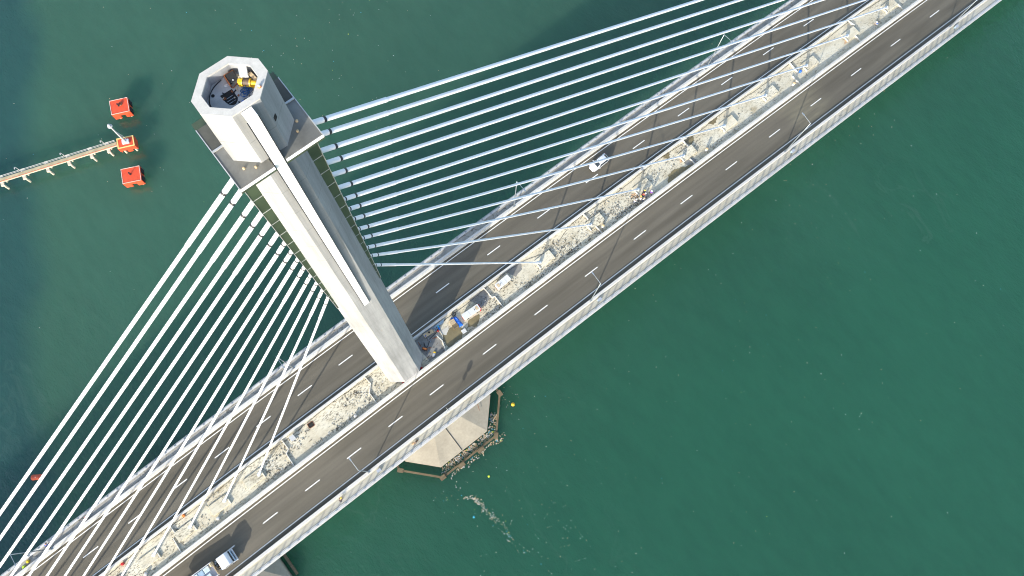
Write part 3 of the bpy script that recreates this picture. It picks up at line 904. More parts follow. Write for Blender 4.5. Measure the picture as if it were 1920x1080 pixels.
for k in range(4):
    m.tube([(-15.3 + .35 * math.cos(a), 94.0 + .35 * math.sin(a), WATER + 3.4 + .06 * k) for a in [i * .5 for i in range(14)]], .05, 5)
tag(m.build("rope_coil", A["brown"]), "brown rope coil on the red dolphin farthest from the bridge", "rope")

cw0, cw1 = Vector((-21.2, 86.3)), Vector((-86.0, 106.6))
cd = (cw1 - cw0); cl = cd.length; ca = math.atan2(cd.y, cd.x); cdn = cd.normalized(); cn = Vector((-cdn.y, cdn.x))   # cn points back to the bridge
cz = WATER + 2.9
cat_ = thing("catwalk", "long narrow timber catwalk with red side beam leading to the beacon dolphin", "catwalk", (0, 0, 0))
mid = (cw0 + cw1) / 2
m = MB(); m.box((mid.x, mid.y, cz), (cl, .80, .10), rot=ca); m.build("deck", A["catwalk"], cat_)
s_ = 1 if cn.y < 0 else -1
for off, mt, nm, zz, wd in ((.45, "cream", "side_beam", -.16, .10), (-.47, "cream", "side_beam", -.16, .14), (.36, "red", "kick_board", .06, .07), (-.48, "parapet", "handrail", .95, .07), (-.48, "parapet", "handrail", .5, .05)):
    c = mid + cn * off * s_
    m = MB(); m.box((c.x, c.y, cz + zz), (cl, wd, .20 if nm == "side_beam" else .07), rot=ca); m.build(nm, A[mt], cat_)
dist = [2.2, 6.1, 11.2, 16.0, 21.3, 26.2, 31.0, 36, 41, 46, 51, 56]
for i, q in enumerate(dist):
    c = cw0 + cdn * q
    m = MB(); m.box((c.x, c.y, cz - .5), (.7, 2.6, .5), rot=ca); m.build("cross_head", A["cream"], cat_)
    for o_ in (-.9, .9):
        p = c + cn * o_
        m = MB(); m.tube([(p.x, p.y, WATER - 3), (p.x, p.y, cz - .6)], .24, 10); m.build("pile", A["cream"], cat_)
    for o_ in (.48,):
        p = c - cn * o_ * s_
        m = MB(); m.box((p.x, p.y, cz + .5), (.06, .06, .95), rot=ca); m.build("rail_post", A["parapet"], cat_)
for i, q in enumerate((2.3, 11.3, 21.4, 31.2)):
    c = cw0 + cdn * q - cn * .45 * s_
    t = thing("walkway_lamp", f"slim white curved lamp post, {ORD[i]} along the catwalk from the beacon", "lamp post", (c.x, c.y, cz), ca, "lamp posts on the catwalk")
    m = MB(); m.tube([(0, 0, 0), (0, 0, 2.5), (0, .12 * s_, 2.9), (0, .45 * s_, 3.15)], [.07, .06, .05, .05], 8); m.build("pole", A["parapet"], t)
    m = MB(); m.box((0, .55 * s_, 3.14), (.2, .42, .1)); m.build("lamp_head", A["parapet"], t)

# floats
t = thing("buoy", "red cylindrical buoy floating between the left-hand cables", "buoy", (-73.85, 33.3, WATER + .25), R(-33))
m = MB(); m.tube([(-1.05, 0, 0), (-.98, 0, 0), (-.9, 0, 0), (.9, 0, 0), (.98, 0, 0), (1.05, 0, 0)], [.30, .46, .56, .56, .46, .30], 18); m.build("float", A["redbuoy"], t, smooth=False)
for x in (-.62, .62):
    m = MB(); m.tube([(x - .06, 0, 0), (x + .06, 0, 0)], .60, 18); m.build("band", A["redbuoy"], t)
m = MB(); m.lathe([(.09, .5), (.09, .66), (0, .68)], (0, 0, 0), 8); m.build("eye", A["redtrim"], t)
def ball(name, label, x, y, r, mt):
    m = MB(); m.lathe([(r * math.sin(a), -r * math.cos(a)) for a in [.05 + i * .44 for i in range(8)]], (0, 0, 0), 14)
    tag(m.build(name, A[mt], None, (x, y, WATER + r * .45), smooth=True), label, name.replace("_", " "))
ball("ball_float", "big yellow ball float in the water beside the pile cap", 14.2, -15.85, .42, "yellow")
A["lime"] = M("lime_plastic", (.55, .70, .05), .5)
A["cyan"] = M("cyan_plastic", (.05, .40, .60), .5)
ball("jug_float", "small lime green float drifting below the pile cap", .7, -24.7, .26, "lime")
ball("jug_float", "small blue float drifting left of the rubbish trail", -6.9, -29.4, .25, "cyan")

# floating rubbish: too many bits to count
rnd = random.Random(21)
trash = [A["cream"], A["shirtw"], A["timber"], A["cyan"], A["lime"], A["ruststain"]]
m = MB()
def bit(x, y, s=1.0):
    z = WATER + .02
    L, W_ = rnd.uniform(.06, .24) * s, rnd.uniform(.05, .15) * s
    m.box((x, y, z), (L, W_, rnd.uniform(.04, .1)), rnd.choices(range(6), (7, 7, 5, 1.2, .6, 3))[0], rnd.uniform(0, 3.14))
trail = [(-10.0, -21.2), (-6.0, -25.0), (-4.6, -26.2), (-4.2, -28.0), (-4.0, -30.4), (-3.5, -33.0), (-2.9, -35.0), (-4.1, -38.0), (-2.0, -42), (0, -48)]
for (x0, y0), (x1, y1), n in zip(trail, trail[1:], (14, 26, 56, 34, 32, 18, 28, 12, 10)):
    for k in range(n):
        f = rnd.random(); sd = .35 if n > 24 else 1.1
        bit(x0 + (x1 - x0) * f + rnd.gauss(0, sd), y0 + (y1 - y0) * f + rnd.gauss(0, sd * .7), 1.0)
for cx, cy, s1, s2, n in ((6, -42, 2.5, 6, 26), (10, -50, 4, 8, 24), (14, -14, 1.6, 2, 22), (40, -40, 40, 25, 110), (0, -30, 14, 10, 60), (75, -40, 30, 25, 50), (-5, 85, 45, 25, 60), (25, 70, 18, 8, 40), (18, 108, 5, 12, 22), (40, 85, 14, 4, 30), (100, -18, 20, 14, 40), (128, -10, 6, 10, 24)):
    for k in range(n):
        bit(rnd.gauss(cx, s1), rnd.gauss(cy, s2), rnd.uniform(.5, .9))
tag(m.build("floating_rubbish", trash), "scattered small floating rubbish on the green water", "rubbish", kind="stuff")
m = MB()
for k in range(380):
    i = rnd.choices((7, 6, 0), (10, 2, 2))[0] if False else rnd.choice((6, 6, 6, 6, 7))
    p, q = Vector(fo[i]), Vector(fo[(i + 1) % 8])
    f = rnd.random()
    if i == 7: f = rnd.uniform(0, .5)
    c = (p + (q - p) * f) * rnd.uniform(.905, .985)
    m.box((c.x + rnd.uniform(-.2, .2), c.y, WATER + .06), (rnd.uniform(.1, .4), rnd.uniform(.08, .22), .1), rnd.choices(range(6), (6, 5, 8, .8, .3, 4))[0], rnd.uniform(0, 3.14))
for k in range(90):
    x = rnd.uniform(-6, 9)
    m.box((x, -19.4 - abs(rnd.gauss(0, .5)) , WATER + .05), (rnd.uniform(.1, .35), rnd.uniform(.08, .2), .1), rnd.choices(range(6), (6, 5, 8, .8, .3, 4))[0], rnd.uniform(0, 3.14))
tag(m.build("trapped_rubbish", trash), "driftwood and rubbish trapped between the fender frame and pile cap", "rubbish", kind="stuff")

# ------------------------------------------------------------------ car
def car(loc, rot, label):
    t = thing("hatchback_car", label, "car", loc, rot)      # nose towards +X
    st = [  # x, half width, z sill, z belt, roof z, roof half width
        (-2.12, .62, .45, .80, .80, .40), (-2.05, .74, .32, .95, .97, .52), (-1.85, .82, .24, 1.0, 1.14, .58), (-1.45, .865, .20, 1.0, 1.42, .58), (-.9, .875, .2, .99, 1.48, .60),
        (-.2, .88, .2, .97, 1.49, .60), (.28, .88, .2, .96, 1.44, .58), (1.02, .875, .2, .94, .97, .64), (1.5, .85, .22, .88, .90, .60), (1.9, .74, .26, .77, .80, .48), (2.10, .58, .34, .66, .68, .36), (2.2, .38, .42, .58, .60, .24)]
    rs = []
    for x, wv, zs, zb, zr, rw in st:
        rs.append([(x, -wv * .93, zs), (x, -wv, (zs + zb) / 2), (x, -wv * .985, zb), (x, -rw, zr - .02), (x, -rw * .45, zr + .015), (x, rw * .45, zr + .015), (x, rw, zr - .02), (x, wv * .985, zb), (x, wv, (zs + zb) / 2), (x, wv * .93, zs)])
    m = MB(); m.rings(rs)
    m.build("body", A["carwhite"], t, smooth=False, bevel=.03)
    def quad(name, pts, mt):
        m = MB(); m.v = [tuple(p) for p in pts]; m.face(range(len(pts))); return m.build(name, A[mt], t)
    quad("windscreen", [(.34, -.54, 1.455), (.34, .54, 1.455), (1.00, .62, 1.03), (1.00, -.62, 1.03)], "glass")
    quad("rear_window", [(-1.46, -.46, 1.465), (-1.46, .46, 1.465), (-1.90, .48, 1.165), (-1.90, -.48, 1.165)], "glass")
    for s in (-1, 1):
        quad("side_window", [(.24, s * .660, 1.39), (.86, s * .835, 1.045), (.1, s * .865, 1.06), (-.9, s * .865, 1.06), (-1.4, s * .85, 1.08), (-1.35, s * .675, 1.36), (-.5, s * .675, 1.41)], "glass")
        m = MB(); m.box((.75, s * .98, 1.0), (.16, .2, .12)); m.build("wing_mirror", A["carwhite"], t, bevel=.02)
        m = MB(); m.box((1.98, s * .56, .70), (.26, .26, .08), rot=-s * .5); m.build("headlight", A["chrome"], t)
        m = MB(); m.box((-2.02, s * .66, .88), (.12, .2, .2)); m.build("tail_light", A["redlight"], t)
        for x in (-1.32, 1.32):
            m = MB(); m.tube([(x, s * .70, .31), (x, s * .895, .31)], .31, 20); wh = m.build("wheel", A["black"], t)
            m = MB(); m.tube([(x, s * .89, .31), (x, s * .90, .31)], .2, 14); m.build("rim", A["chrome"], wh)
    m = MB(); m.box((.1, -.28, 1.525), (.18, .06, .05)); m.build("roof_aerial", A["black"], t)
    m = MB(); m.box((2.19, 0, .42), (.05, .9, .12)); m.build("grille", A["black"], t)
    return t
car(on_deck(53.0, 8.72), math.pi + .035, "white hatchback car driving past under the right-hand cables")

# ------------------------------------------------------------------ truck
t = thing("truck", "white cabbed lorry with an open load bed at the photo's bottom edge", "truck", on_deck(-44.6, -8.42), -.02)
m = MB()
cabp = [(-1.05, .95), (-1.0, 2.55), (-.85, 2.72), (.55, 2.74), (.85, 2.62), (1.22, 1.75), (1.32, 1.6), (1.36, .75), (-1.05, .75)]
m.rings([[(1.25 + x, y, z) for x, z in cabp] for y in (-1.08, 1.08)])
m.build("cab", A["carwhite"], t, bevel=.06)
m = MB(); m.v = [(2.08, -.98, 2.60), (2.08, .98, 2.60), (2.475, 1.0, 1.80), (2.475, -1.0, 1.80)]; m.face((0, 1, 2, 3)); m.build("windscreen", A["glass"], t)
for y in (-.5, .15, .6):
    m = MB(); m.box((2.33, y, 2.14), (.40, .03, .03), tilt=Matrix.Rotation(R(62), 3, 'Y')); m.build("wiper", A["paleblue"], t)
m = MB(); m.box((2.74, 0, .85), (.22, 2.2, .42)); m.build("bumper", A["carwhite"], t, bevel=.05)
m = MB(); m.box((2.60, 0, 1.36), (.10, 1.5, .34)); m.build("grille", A["black"], t)
m = MB(); m.box((2.52, 0, 1.66), (.30, 2.05, .05)); m.build("scuttle", A["paleblue"], t)
for s in (-1, 1):
    m = MB(); m.box((2.62, s * .86, 1.2), (.1, .3, .2)); m.build("headlight", A["chrome"], t)
    m = MB(); m.v = [(.75, s * 1.084, 1.75), (2.3, s * 1.084, 1.75), (2.05, s * 1.084, 2.45), (.8, s * 1.084, 2.45)]; m.face((0, 1, 2, 3)); m.build("side_window", A["glass"], t)
    m = MB(); m.tube([(2.05, s * 1.05, 2.3), (2.2, s * 1.24, 2.25)], .02, 6); m.box((2.2, s * 1.26, 2.08), (.05, .14, .36)); m.build("wing_mirror", A["black"], t)
    for x in (1.7, -4.2, -5.5):
        m = MB(); m.tube([(x, s * .78, .52), (x, s * 1.1, .52)], .52, 20); wh = m.build("wheel", A["black"], t)
        m = MB(); m.tube([(x, s * 1.09, .52), (x, s * 1.11, .52)], .28, 14); m.build("rim", A["galv"], wh)
    m = MB(); m.box((-3.2, s * .4, .85), (11.0, .12, .25)); m.build("chassis_rail", A["dark"], t)
m = MB(); m.tube([(-.25, -.55, .9), (-.25, -.55, 2.9)], .09, 10); m.build("exhaust", A["black"], t)
m = MB(); m.box((-.2, .2, 1.2), (.55, .9, .7)); m.build("gearbox", A["dark"], t)
m = MB(); m.tube([(-.3, .65, 1.2), (-.3, 1.0, 1.2)], .28, 14); m.build("air_tank", A["galv"], t)
m = MB(); m.tube([(.0, -.9, 1.5), (-.4, -.2, 1.8), (.0, .5, 1.6), (-.4, .8, 1.9)], .05, 6); m.build("air_hose", A["black"], t)
for k in range(4):
    m = MB(); m.box((-.1 - .1 * k, -.8 + .45 * k, 1.62), (.22, .18, .16), rot=.7 * k); m.build("valve", A["timber" if k == 1 else "galv"], t)
m = MB(); m.box((-4.5, 0, 1.22), (7.4, 2.5, .12)); m.build("load_bed", A["greysheet"], t)
for s in (-1, 1):
    m = MB(); m.box((-4.5, s * 1.24, 1.65), (7.4, .06, .8)); m.build("bed_side", A["carwhite"], t)
m = MB(); m.box((-.80, 0, 1.65), (.10, 2.44, .85)); m.build("headboard", A["timber"], t)
m = MB(); m.tube([(-1.0, .55, 2.0), (-1.0, 1.1, 2.0)], .22, 12); m.build("spare_drum", A["timber"], t)
for i, (y, lab) in enumerate(((.62, "pale blue wrapped pallet on the lorry bed, the one by the median"), (-.62, "pale blue wrapped pallet on the lorry bed, the one by the walkway"))):
    p = thing("pallet_load", lab, "load", on_deck(-48.0 + (-.3 if i else 0), -8.36 + y, 1.28), group="wrapped pallets on the lorry")
    for k in range(3):
        m = MB(); m.box((1.3 - 1.05 * k, 0, .32), (.95, .9, .64)); m.build("wrapped_stack", A["cargo"] if k != 1 else A["paleblue"], p, bevel=.04)

# ------------------------------------------------------------------ site equipment in the median
def generator(x, y, L, W_, lab, red_end, ang):
    t = thing("generator", lab, "generator", on_deck(x, y), R(ang))
    m = MB(); m.box((0, 0, .82), (L, W_, 1.15)); m.build("housing", A["whitepaint"], t, bevel=.05)
    m = MB(); m.box((0, 0, 1.41), (L + .04, W_ + .04, .05)); m.build("roof", A["whitepaint"], t)
    for x_ in (-L * .12, L * .18):
        m = MB(); m.box((x_, 0, 1.438), (.04, W_, .02)); m.build("roof_seam", A["parapet"], t)
    s = 1 if red_end else -1
    m = MB(); m.box((s * L * .36, 0, 1.44), (.5, W_ * .62, .03)); m.build("vent", A["timber"], t)
    m = MB(); m.lathe([(.07, 0), (.07, .14), (0, .15)], (s * L * .22, -.05, 1.43), 10); m.build("exhaust_stub", A["black"], t)
    for px in (-L * .3, L * .3):
        for s2 in (-1, 1):
            m = MB(); m.tube([(px, s2 * W_ * .42, .2), (px, s2 * (W_ * .42 + .14), .2)], .22, 12); m.build("wheel", A["black"], t)
    m = MB(); m.box((0, 0, .24), (L * 1.02, W_ * .9, .14)); m.build("skid", A["red"] if red_end else A["rust"], t)
    if red_end:
        m = MB(); m.box((L / 2 + .14, 0, .55), (.22, W_ * .95, .6)); m.build("radiator", A["redlight"], t)
        for y_ in (-.35, -.62):
            m = MB(); m.lathe([(.11, 0), (.11, .34), (.05, .4), (0, .42)], (L / 2 + .12 - (.25 if y_ < -.5 else 0), y_ - .12, .75), 10); m.build("fuel_can", A["redlight"], t)
    return t
generator(15.4, .18, 3.45, 1.08, "long white generator with a red end beside the blue tarpaulin", True, -2.5)
generator(23.45, 1.1, 3.0, 1.1, "short white generator standing alone on brown skids", False, 3)

m = MB()
gx, gy = 5, 9
rr = random.Random(5)
base = [(11.75, 1.72), (12.9, 1.45), (12.95, -.72), (12.1, -.6)]
for i in range(gx):
    for j in range(gy):
        u, v = i / (gx - 1), j / (gy - 1)
        x = (base[0][0] * (1 - u) + base[1][0] * u) * (1 - v) + (base[3][0] * (1 - u) + base[2][0] * u) * v
        y = (base[0][1] * (1 - u) + base[1][1] * u) * (1 - v) + (base[3][1] * (1 - u) + base[2][1] * u) * v
        h = .05 if i in (0, gx - 1) or j in (0, gy - 1) else .48
        m.v.append((x + rr.uniform(-.05, .05), y + rr.uniform(-.05, .05), zd(x) + h + rr.uniform(-.03, .1)))
for i in range(gx - 1):
    for j in range(gy - 1):
        a = i * gy + j
        m.face((a, a + 1, a + gy + 1, a + gy))
tag(m.build("tarpaulin", A["blue"]), "crumpled bright blue tarpaulin draped over goods in the median", "tarpaulin")
def crate(x, y, sx, sy, h, mt, lab, ang=0, name="crate", cat="crate"):
    t = thing(name, lab, cat, on_deck(x, y), R(ang))
    m = MB(); m.box((0, 0, h / 2), (sx, sy, h)); m.build("box_body", A[mt], t, bevel=.015)
    m = MB()
    for k in range(3):
        m.box((0, (k - 1) * sy * .33, h + .015), (sx * 1.02, sy * .28, .03))
    m.build("slats", A[mt], t)
    return t
crate(11.65, .88, 1.0, .95, .62, "timber", "pale wooden crate beside the blue tarpaulin", -7)
crate(11.65, -.05, 1.02, .85, .55, "darktimber", "dark brown crate next to the pale crate", -5)
crate(12.32, -1.72, .82, .76, .5, "whitepaint", "small white box between the dark crate and the barrier", -5, "white_box", "box")
t = thing("work_bench", "plywood bench with black helmet-like lump near the tower", "bench", on_deck(6.95, 1.88), R(-5))
m = MB(); m.box((0, 0, .52), (1.9, .72, .05)); m.build("bench_top", A["timber"], t)
for x in (-.8, .8):
    for y in (-.28, .28):
        m = MB(); m.box((x, y, .25), (.08, .08, .5)); m.build("leg", A["timber"], t)
for (x, y, r_, mt, lab, nm) in ((7.15, 1.92, .17, "black", "black bucket on the plywood bench", "bucket"), (6.25, 1.78, .12, "blue", "small blue pot at the end of the plywood bench", "pot")):
    m = MB(); m.lathe([(r_ * .8, 0), (r_, r_ * 1.3), (r_ * .8, r_ * 1.3), (r_ * .7, r_ * .3), (0, r_ * .25)], (x, y, zd(x) + .55), 12)
    tag(m.build(nm, A[mt]), lab, nm)
t = thing("pipe_bundle", "bundle of pale blue sheets and steel pipes along the barrier near the tower", "pipes", on_deck(8.2, 2.18), R(-3))
for k in range(7):
    m = MB(); m.tube([(-2.4 + .2 * (k % 3), -.16 + .065 * k, .10 + .05 * (k % 2)), (2.3 - .25 * (k % 2), -.14 + .06 * k, .12)], .045, 7); m.build("pipe", A["galv"], t)
for k in range(3):
    m = MB(); m.box((1.2 + .15 * k, -.10 + .1 * k, .25 + .04 * k), (2.0, .26, .03), rot=.06 * k); m.build("sheet", A["paleblue"], t)
for i, (x, y) in enumerate(((8.35, 1.62), (8.75, 1.78))):
    m = MB(); m.lathe([(.20, 0), (.22, .5), (.14, .5), (.14, .1), (0, .1)], (x, y, zd(x)), 12)
    tag(m.build("open_bucket", A["galv"]), ("open steel bucket by the pipe bundle, the one nearer the tower", "open steel bucket by the pipe bundle, the one nearer the tarpaulin")[i], "bucket")
m = MB()
for k in range(4):
    m.tube([(12.75 + .40 * math.cos(a), 2.0 + .36 * math.sin(a), zd(12.7) + .06 + .07 * k) for a in [i * .42 for i in range(16)]], .05, 6)
tag(m.build("hose_coil", A["black"]), "dark coiled hose on the median beside the blue tarpaulin", "hose")
t = thing("compressor", "rusty red engine among dark litter at the tower foot", "machine", on_deck(4.75, .05), R(-50))
m = MB(); m.box((0, 0, .3), (.95, .42, .4)); m.build("engine_block", A["rust"], t, bevel=.03)
m = MB(); m.tube([(-.3, .0, .58), (.35, 0, .58)], .13, 12); m.build("tank", A["orange"], t)
for s in (-1, 1):
    m = MB(); m.tube([(s * .3, -.26, .16), (s * .3, .26, .16)], .16, 12); m.build("wheel", A["black"], t)
t = thing("sack", "grey and yellow sack lying by the barrier near the tower", "sack", on_deck(5.5, -1.75), R(35))
m = MB(); m.rings([[(x, r_ * math.cos(a), .2 + r_ * .7 * math.sin(a)) for a in [i * .785 for i in range(8)]] for x, r_ in ((-.5, .08), (-.4, .24), (0, .28), (.2, .24))]); m.build("sack_body", A["greysheet"], t)
m = MB(); m.rings([[(x, r_ * math.cos(a), .2 + r_ * .7 * math.sin(a)) for a in [i * .785 for i in range(8)]] for x, r_ in ((.2, .25), (.4, .25), (.52, .1))]); m.build("sack_top", A["yellow"], t)
for i, (x, y, mt, lab) in enumerate(((8.6, 1.25, "redlight", "pinkish red jerrycan by the bench"), (9.05, 1.45, "blue", "blue jerrycan by the bench"), (9.1, 1.85, "cyan", "light blue tub behind the jerrycans"), (2.2, -2.38, "redlight", "red can at the tower foot, the one farther left"), (-1.9, -2.42, "redlight", "red can between the tower foot and barrier"),
                                     (-58.0, 2.1, "redlight", "red bag on the median at the lower left"), (-45.4, 2.35, "orange", "small orange pot on the median near the left-hand cables"), (-70.6, 12.45, "yellow", "yellow bucket on the cracked walkway at the corner"), (-71.6, 12.1, "lime", "lime green tub on the cracked walkway at the corner"),
                                     (99.7, -.2, "blue", "bright blue drum on the median among the anchor blocks"))):
    m = MB(); r_ = .2 if i < 5 else .27
    m.lathe([(r_ * .85, 0), (r_, .08), (r_, r_ * 1.7), (r_ * .6, r_ * 2.1), (0, r_ * 2.1)], (x, y, zd(x) + (.2 if y > 12 else 0)), 12)
    nm = lab.split(" on ")[0].split(" by ")[0].split(" at ")[0].split(" between ")[0].split(" behind ")[0].split()[-1]
    tag(m.build(nm, A[mt]), lab, nm)
rr = random.Random(9)
for i, (x, y, L) in enumerate(((4.5, 1.3, .9), (5.2, .8, .7), (4.9, -.8, .8), (5.6, -.3, .6), (4.3, -1.5, .6), (6.4, .9, 1.1), (7.4, .6, .9))):
    m = MB(); a = rr.uniform(0, 3.1)
    m.tube([(x - L / 2 * math.cos(a), y - L / 2 * math.sin(a), zd(x) + .06), (x, y, zd(x) + .14), (x + L / 2 * math.cos(a), y + L / 2 * math.sin(a), zd(x) + .06)], .06, 6)
    tag(m.build("scrap_bar", A[("rust", "black", "galv")[i % 3]]), ("rusty", "black", "grey")[i % 3] + " scrap bar among the litter at the tower foot", "scrap bar", "scrap bars at the tower foot")
m = MB()
m.tube([(4.4, -.2, zd(4) + .05), (5.6, .2, zd(5) + .05), (6.6, 1.0, zd(6) + .05), (8.2, 1.2, zd(8) + .05), (9.6, 2.0, zd(9) + .05), (11, 2.1, zd(11) + .05)], .05, 6)
tag(m.build("hose", A["black"]), "long black hose snaking from the tower foot past the bench", "hose")
m = MB(); m.tube([(8.9, 1.1, zd(9) + .08), (8.8, .2, zd(9) + .08), (8.4, -.5, zd(8) + .08)], .07, 6)
tag(m.build("pale_hose", A["cream"]), "short pale hose curving along the puddle near the tower", "hose")
# manhole and grey box on the left-hand median
t = thing("manhole", "open dark square manhole with rusty rim in the left-hand median", "manhole", on_deck(-19.2, 1.55), R(-2))
m = MB(); m.box((0, 0, -.01), (1.0, .86, .02)); m.build("opening", A["dark"], t)
for x, y, lx, ly in ((0, .45, 1.1, .07), (0, -.45, 1.1, .07), (.53, 0, .07, .86), (-.53, 0, .07, .86)):
    m = MB(); m.box((x, y, .02), (lx, ly, .06)); m.build("rim", A["rust"], t)
t = thing("junction_box", "grey steel junction box standing by the manhole", "junction box", on_deck(-22.95, 1.5), R(4))
m = MB(); m.box((0, 0, .55), (.82, .78, 1.1)); m.build("box_body", A["greysheet"], t, bevel=.02)
m = MB(); m.box((0, 0, 1.12), (.90, .86, .05)); m.build("lid", A["parapet"], t)
# vent pipes
vp = None
for x, y, cap, lab in ((71.9, -1.75, 1, "white vent pipe with tan cap beside the muddy puddles"), (45.35, -1.65, 1, "white vent pipe with tan cap at the second anchor block from the tower"), (96.3, -1.55, 1, "white vent pipe with tan cap below the blue drum"),
                       (-40.9, -1.75, 0, "plain white vent pipe ahead of the lorry's shadow"), (-55.7, -1.75, 0, "plain white vent pipe at the photo's bottom edge"), (-12.1, -2.1, 0, "plain white vent pipe nearest the tower on its left")):
    t = thing("vent_pipe", lab, "vent pipe", on_deck(x, y), group="vent pipes in the median")
    m = MB(); m.lathe([(.26, 0), (.26, .95), (.22, 1.0), (0, 1.0)] if cap else [(.30, 0), (.32, .45), (.24, .62), (0, .66)], (0, 0, 0), 14); m.build("pipe_stub", A["barrier"], t)
    if cap:
        m = MB(); m.lathe([(.27, .96), (.28, 1.06), (.12, 1.14), (0, 1.15)], (0, 0, 0), 14); m.build("cap", A["tan"], t)

# ------------------------------------------------------------------ people
def skin_mesh(name, pts, edges, radii, mt, parent, root=0, sub=1):
    me = bpy.data.meshes.new(name)
    me.from_pydata(pts, edges, [])
    me.materials.append(mt)
    o = bpy.data.objects.new(name, me)
    COL.objects.link(o)
    o.parent = parent
    md = o.modifiers.new("skin", 'SKIN')
    md.use_smooth_shade = True
    if not me.skin_vertices:
        me.attributes  # layer is made with the modifier
    sv = me.skin_vertices[0].data
    for i, r_ in enumerate(radii):
        sv[i].radius = (r_, r_)
        sv[i].use_root = (i == root)
    s_ = o.modifiers.new("subdivision", 'SUBSURF'); s_.levels = sub; s_.render_levels = sub
    return o
def person(x, y, h, face, label, shirt, trousers, hat, pose="stand"):
    t = thing("person", label, "person", on_deck(x, y, h), face)      # faces +X
    hip = .90
    if pose == "crouch":
        J = dict(pelvis=(-.18, 0, .38), waist=(-.10, 0, .55), chest=(.08, 0, .76), neck=(.20, 0, .92), head=(.28, 0, 1.0), crown=(.31, 0, 1.12),
                 lhip=(-.16, .10, .36), lknee=(.26, .16, .46), lank=(.02, .14, .08), ltoe=(.24, .15, .04), rhip=(-.16, -.10, .36), rknee=(.26, -.16, .46), rank=(.02, -.14, .08), rtoe=(.24, -.15, .04),
                 lsh=(.12, .19, .84), lel=(.28, .24, .60), lwr=(.48, .14, .46), rsh=(.12, -.19, .84), rel=(.28, -.24, .60), rwr=(.48, -.14, .46))
    elif pose == "bend":
        J = dict(pelvis=(-.05, 0, .92), waist=(.02, 0, 1.06), chest=(.22, 0, 1.24), neck=(.36, 0, 1.36), head=(.46, 0, 1.42), crown=(.54, 0, 1.52),
                 lhip=(-.03, .10, .88), lknee=(.08, .12, .48), lank=(-.02, .12, .09), ltoe=(.2, .14, .04), rhip=(-.03, -.10, .88), rknee=(.02, -.12, .48), rank=(-.14, -.12, .09), rtoe=(.08, -.14, .04),
                 lsh=(.28, .19, 1.3), lel=(.42, .26, 1.06), lwr=(.60, .18, .92), rsh=(.28, -.19, 1.3), rel=(.42, -.26, 1.06), rwr=(.60, -.14, .90))
    else:
        J = dict(pelvis=(0, 0, .94), waist=(.01, 0, 1.1), chest=(.0, 0, 1.32), neck=(.0, 0, 1.47), head=(.03, 0, 1.58), crown=(.02, 0, 1.70),
                 lhip=(0, .10, .90), lknee=(.04, .12, .49), lank=(-.02, .12, .09), ltoe=(.18, .15, .04), rhip=(0, -.10, .90), rknee=(.02, -.12, .49), rank=(-.05, -.12, .09), rtoe=(.14, -.15, .04),
                 lsh=(0, .19, 1.41), lel=(.02, .27, 1.14), lwr=(.20, .22, .98), rsh=(0, -.19, 1.41), rel=(.0, -.27, 1.13), rwr=(.14, -.27, .92))
    rad = dict(pelvis=.125, waist=.115, chest=.145, neck=.055, head=.095, crown=.075, lhip=.085, lknee=.055, lank=.04, ltoe=.035, lsh=.06, lel=.043, lwr=.03)
    for k in list(rad):
        if k[0] == 'l': rad['r' + k[1:]] = rad[k]
    E_ = [("pelvis", "waist"), ("waist", "chest"), ("chest", "neck"), ("neck", "head"), ("head", "crown")]
    for s in "lr":
        E_ += [("pelvis", s + "hip"), (s + "hip", s + "knee"), (s + "knee", s + "ank"), (s + "ank", s + "toe"), ("chest", s + "sh"), (s + "sh", s + "el"), (s + "el", s + "wr")]
    names = list(J)
    pts = [J[n] for n in names]; rr_ = [rad[n] * .93 for n in names]
    edges = [(names.index(a), names.index(b_)) for a, b_ in E_]
    # nose, palm and five fingers to each hand
    hd = Vector(J["head"]); pts.append(tuple(hd + Vector((.11, 0, .0)))); rr_.append(.018); edges.append((names.index("head"), len(pts) - 1))
    for s, sg in (("l", 1), ("r", -1)):
        wv = Vector(J[s + "wr"]); d = (wv - Vector(J[s + "el"])).normalized()
        palm = wv + d * .07
        pts.append(tuple(palm)); rr_.append(.034); pi_ = len(pts) - 1; edges.append((names.index(s + "wr"), pi_))
        side = Vector((-d.y, d.x, 0)); side = side.normalized() if side.length > .01 else Vector((0, 1, 0))
        for k, (o_, ln) in enumerate(((-.030, .065), (-.011, .085), (.010, .09), (.030, .075))):
            a = palm + side * o_ + d * .03; b_ = a + d * ln + Vector((0, 0, -.012))
            pts.append(tuple(b_)); rr_.append(.009); edges.append((pi_, len(pts) - 1))
        pts.append(tuple(wv + d * .05 + Vector((0, -sg * .06, .02)))); rr_.append(.010); edges.append((pi_, len(pts) - 1))
    skin_mesh("body", pts, edges, rr_, A["skin"], t, names.index("pelvis"))
    def cloth(nm, keys, grow, mt, root):
        ii = {k: i for i, k in enumerate(keys)}
        skin_mesh(nm, [J[k] for k in keys], [(ii[a], ii[b_]) for a, b_ in E_ if a in ii and b_ in ii], [rad[k] + grow for k in keys], A[mt], t, ii[root])
    cloth("shirt", ["pelvis", "waist", "chest", "lsh", "lel", "rsh", "rel"], .022, shirt, "pelvis")
    cloth("trousers", ["pelvis", "lhip", "lknee", "lank", "rhip", "rknee", "rank"], .018, trousers, "pelvis")
    ax = (Vector(J["crown"]) - Vector(J["head"])).normalized()
    c = Vector(J["head"]) + ax * .06
    m = MB()
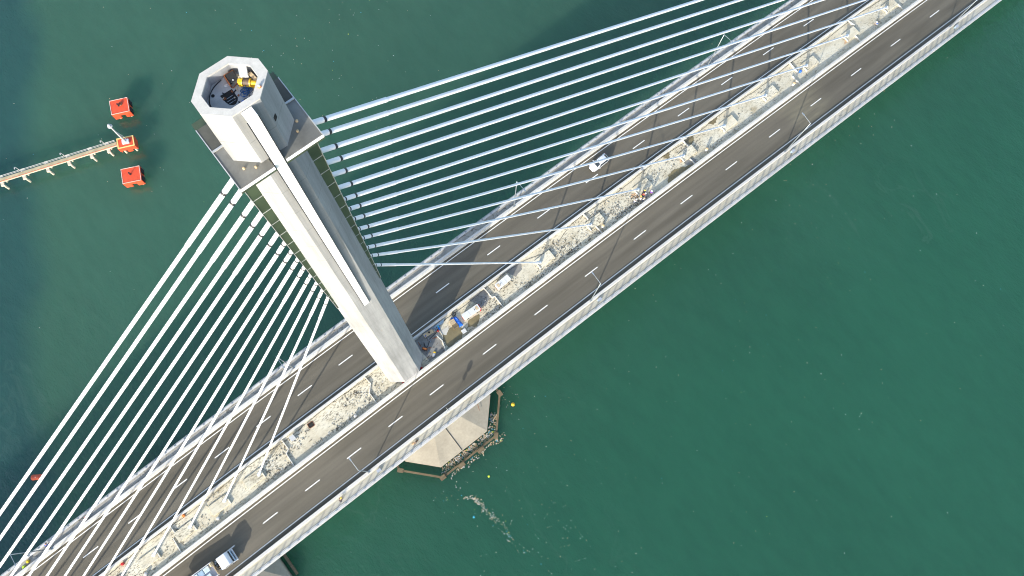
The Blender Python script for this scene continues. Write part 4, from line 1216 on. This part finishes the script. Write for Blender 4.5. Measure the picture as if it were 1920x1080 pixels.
    if hat == "hair":
        m.lathe([(.115, -.05), (.120, .02), (.10, .09), (.05, .125), (0, .13)], c, 12)
        m.build("hair", A["hair"], t)
    else:
        m.lathe([(.165, .0), (.13, .01), (.125, .07), (.09, .12), (.04, .145), (0, .15)], c, 14)
        m.build("hard_hat", A[hat], t)
    return t
person(56.1, -1.15, 0, R(200), "worker in dark red clothes and yellow hard hat, back of the group by the barrier", "shirtk", "jean", "haty")
person(55.4, -1.45, 0, R(-30), "worker in a red shirt bending within the group by the anchor", "shirtr", "jean", "hatw", "bend")
person(57.1, -2.05, 0, R(180), "worker in purple shirt and white hat, rightmost of the group", "shirtp", "shirtp", "hatw")
person(54.4, -1.9, 0, R(40), "worker with yellow hard hat and pale shirt in the middle of the group", "shirtw", "jean", "haty", "bend")
person(54.95, -2.3, 0, R(90), "worker with tan hat and pale shirt nearest the barrier", "shirtw", "navy", "tan")
person(53.5, -1.5, 0, R(10), "worker in white shirt at the left end of the group, crouching", "shirtw", "navy", "hatw", "crouch")
person(121.5, -1.6, 0, R(150), "person in blue shirt and white cap crouching alone on the upper median", "shirtb", "shirtw", "hatw", "crouch")
person(-22.5, -12.35, .2, R(30), "person in black clothes with yellow hat on the pale walkway", "shirtk", "shirtk", "haty", "bend")
person(-58.6, 12.35, .2, R(200), "person in red shirt crouching on the cracked walkway under the left-hand cables", "shirtr", "jean", "hair", "crouch")
person(-66.5, 12.6, .2, R(20), "person in blue shirt bending on the cracked walkway at the lower left corner", "shirtb", "jean", "hair", "bend")
t = thing("sack_pile", "pile of tan sacks and rags on the pale walkway", "sacks", on_deck(-6.6, -12.2, .2), R(5))
for k, (x, y, z, mt) in enumerate(((-.3, 0, 0, "tan"), (.25, .1, 0, "cream"), (0, -.15, .18, "ruststain"), (.5, -.1, 0, "brown"))):
    m = MB(); m.rings([[(x + q, y + r_ * math.cos(a), z + .12 + r_ * .6 * math.sin(a)) for a in [i * .785 for i in range(8)]] for q, r_ in ((-.28, .06), (-.2, .17), (.15, .19), (.27, .07))])
    m.build("filled_sack", A[mt], t)
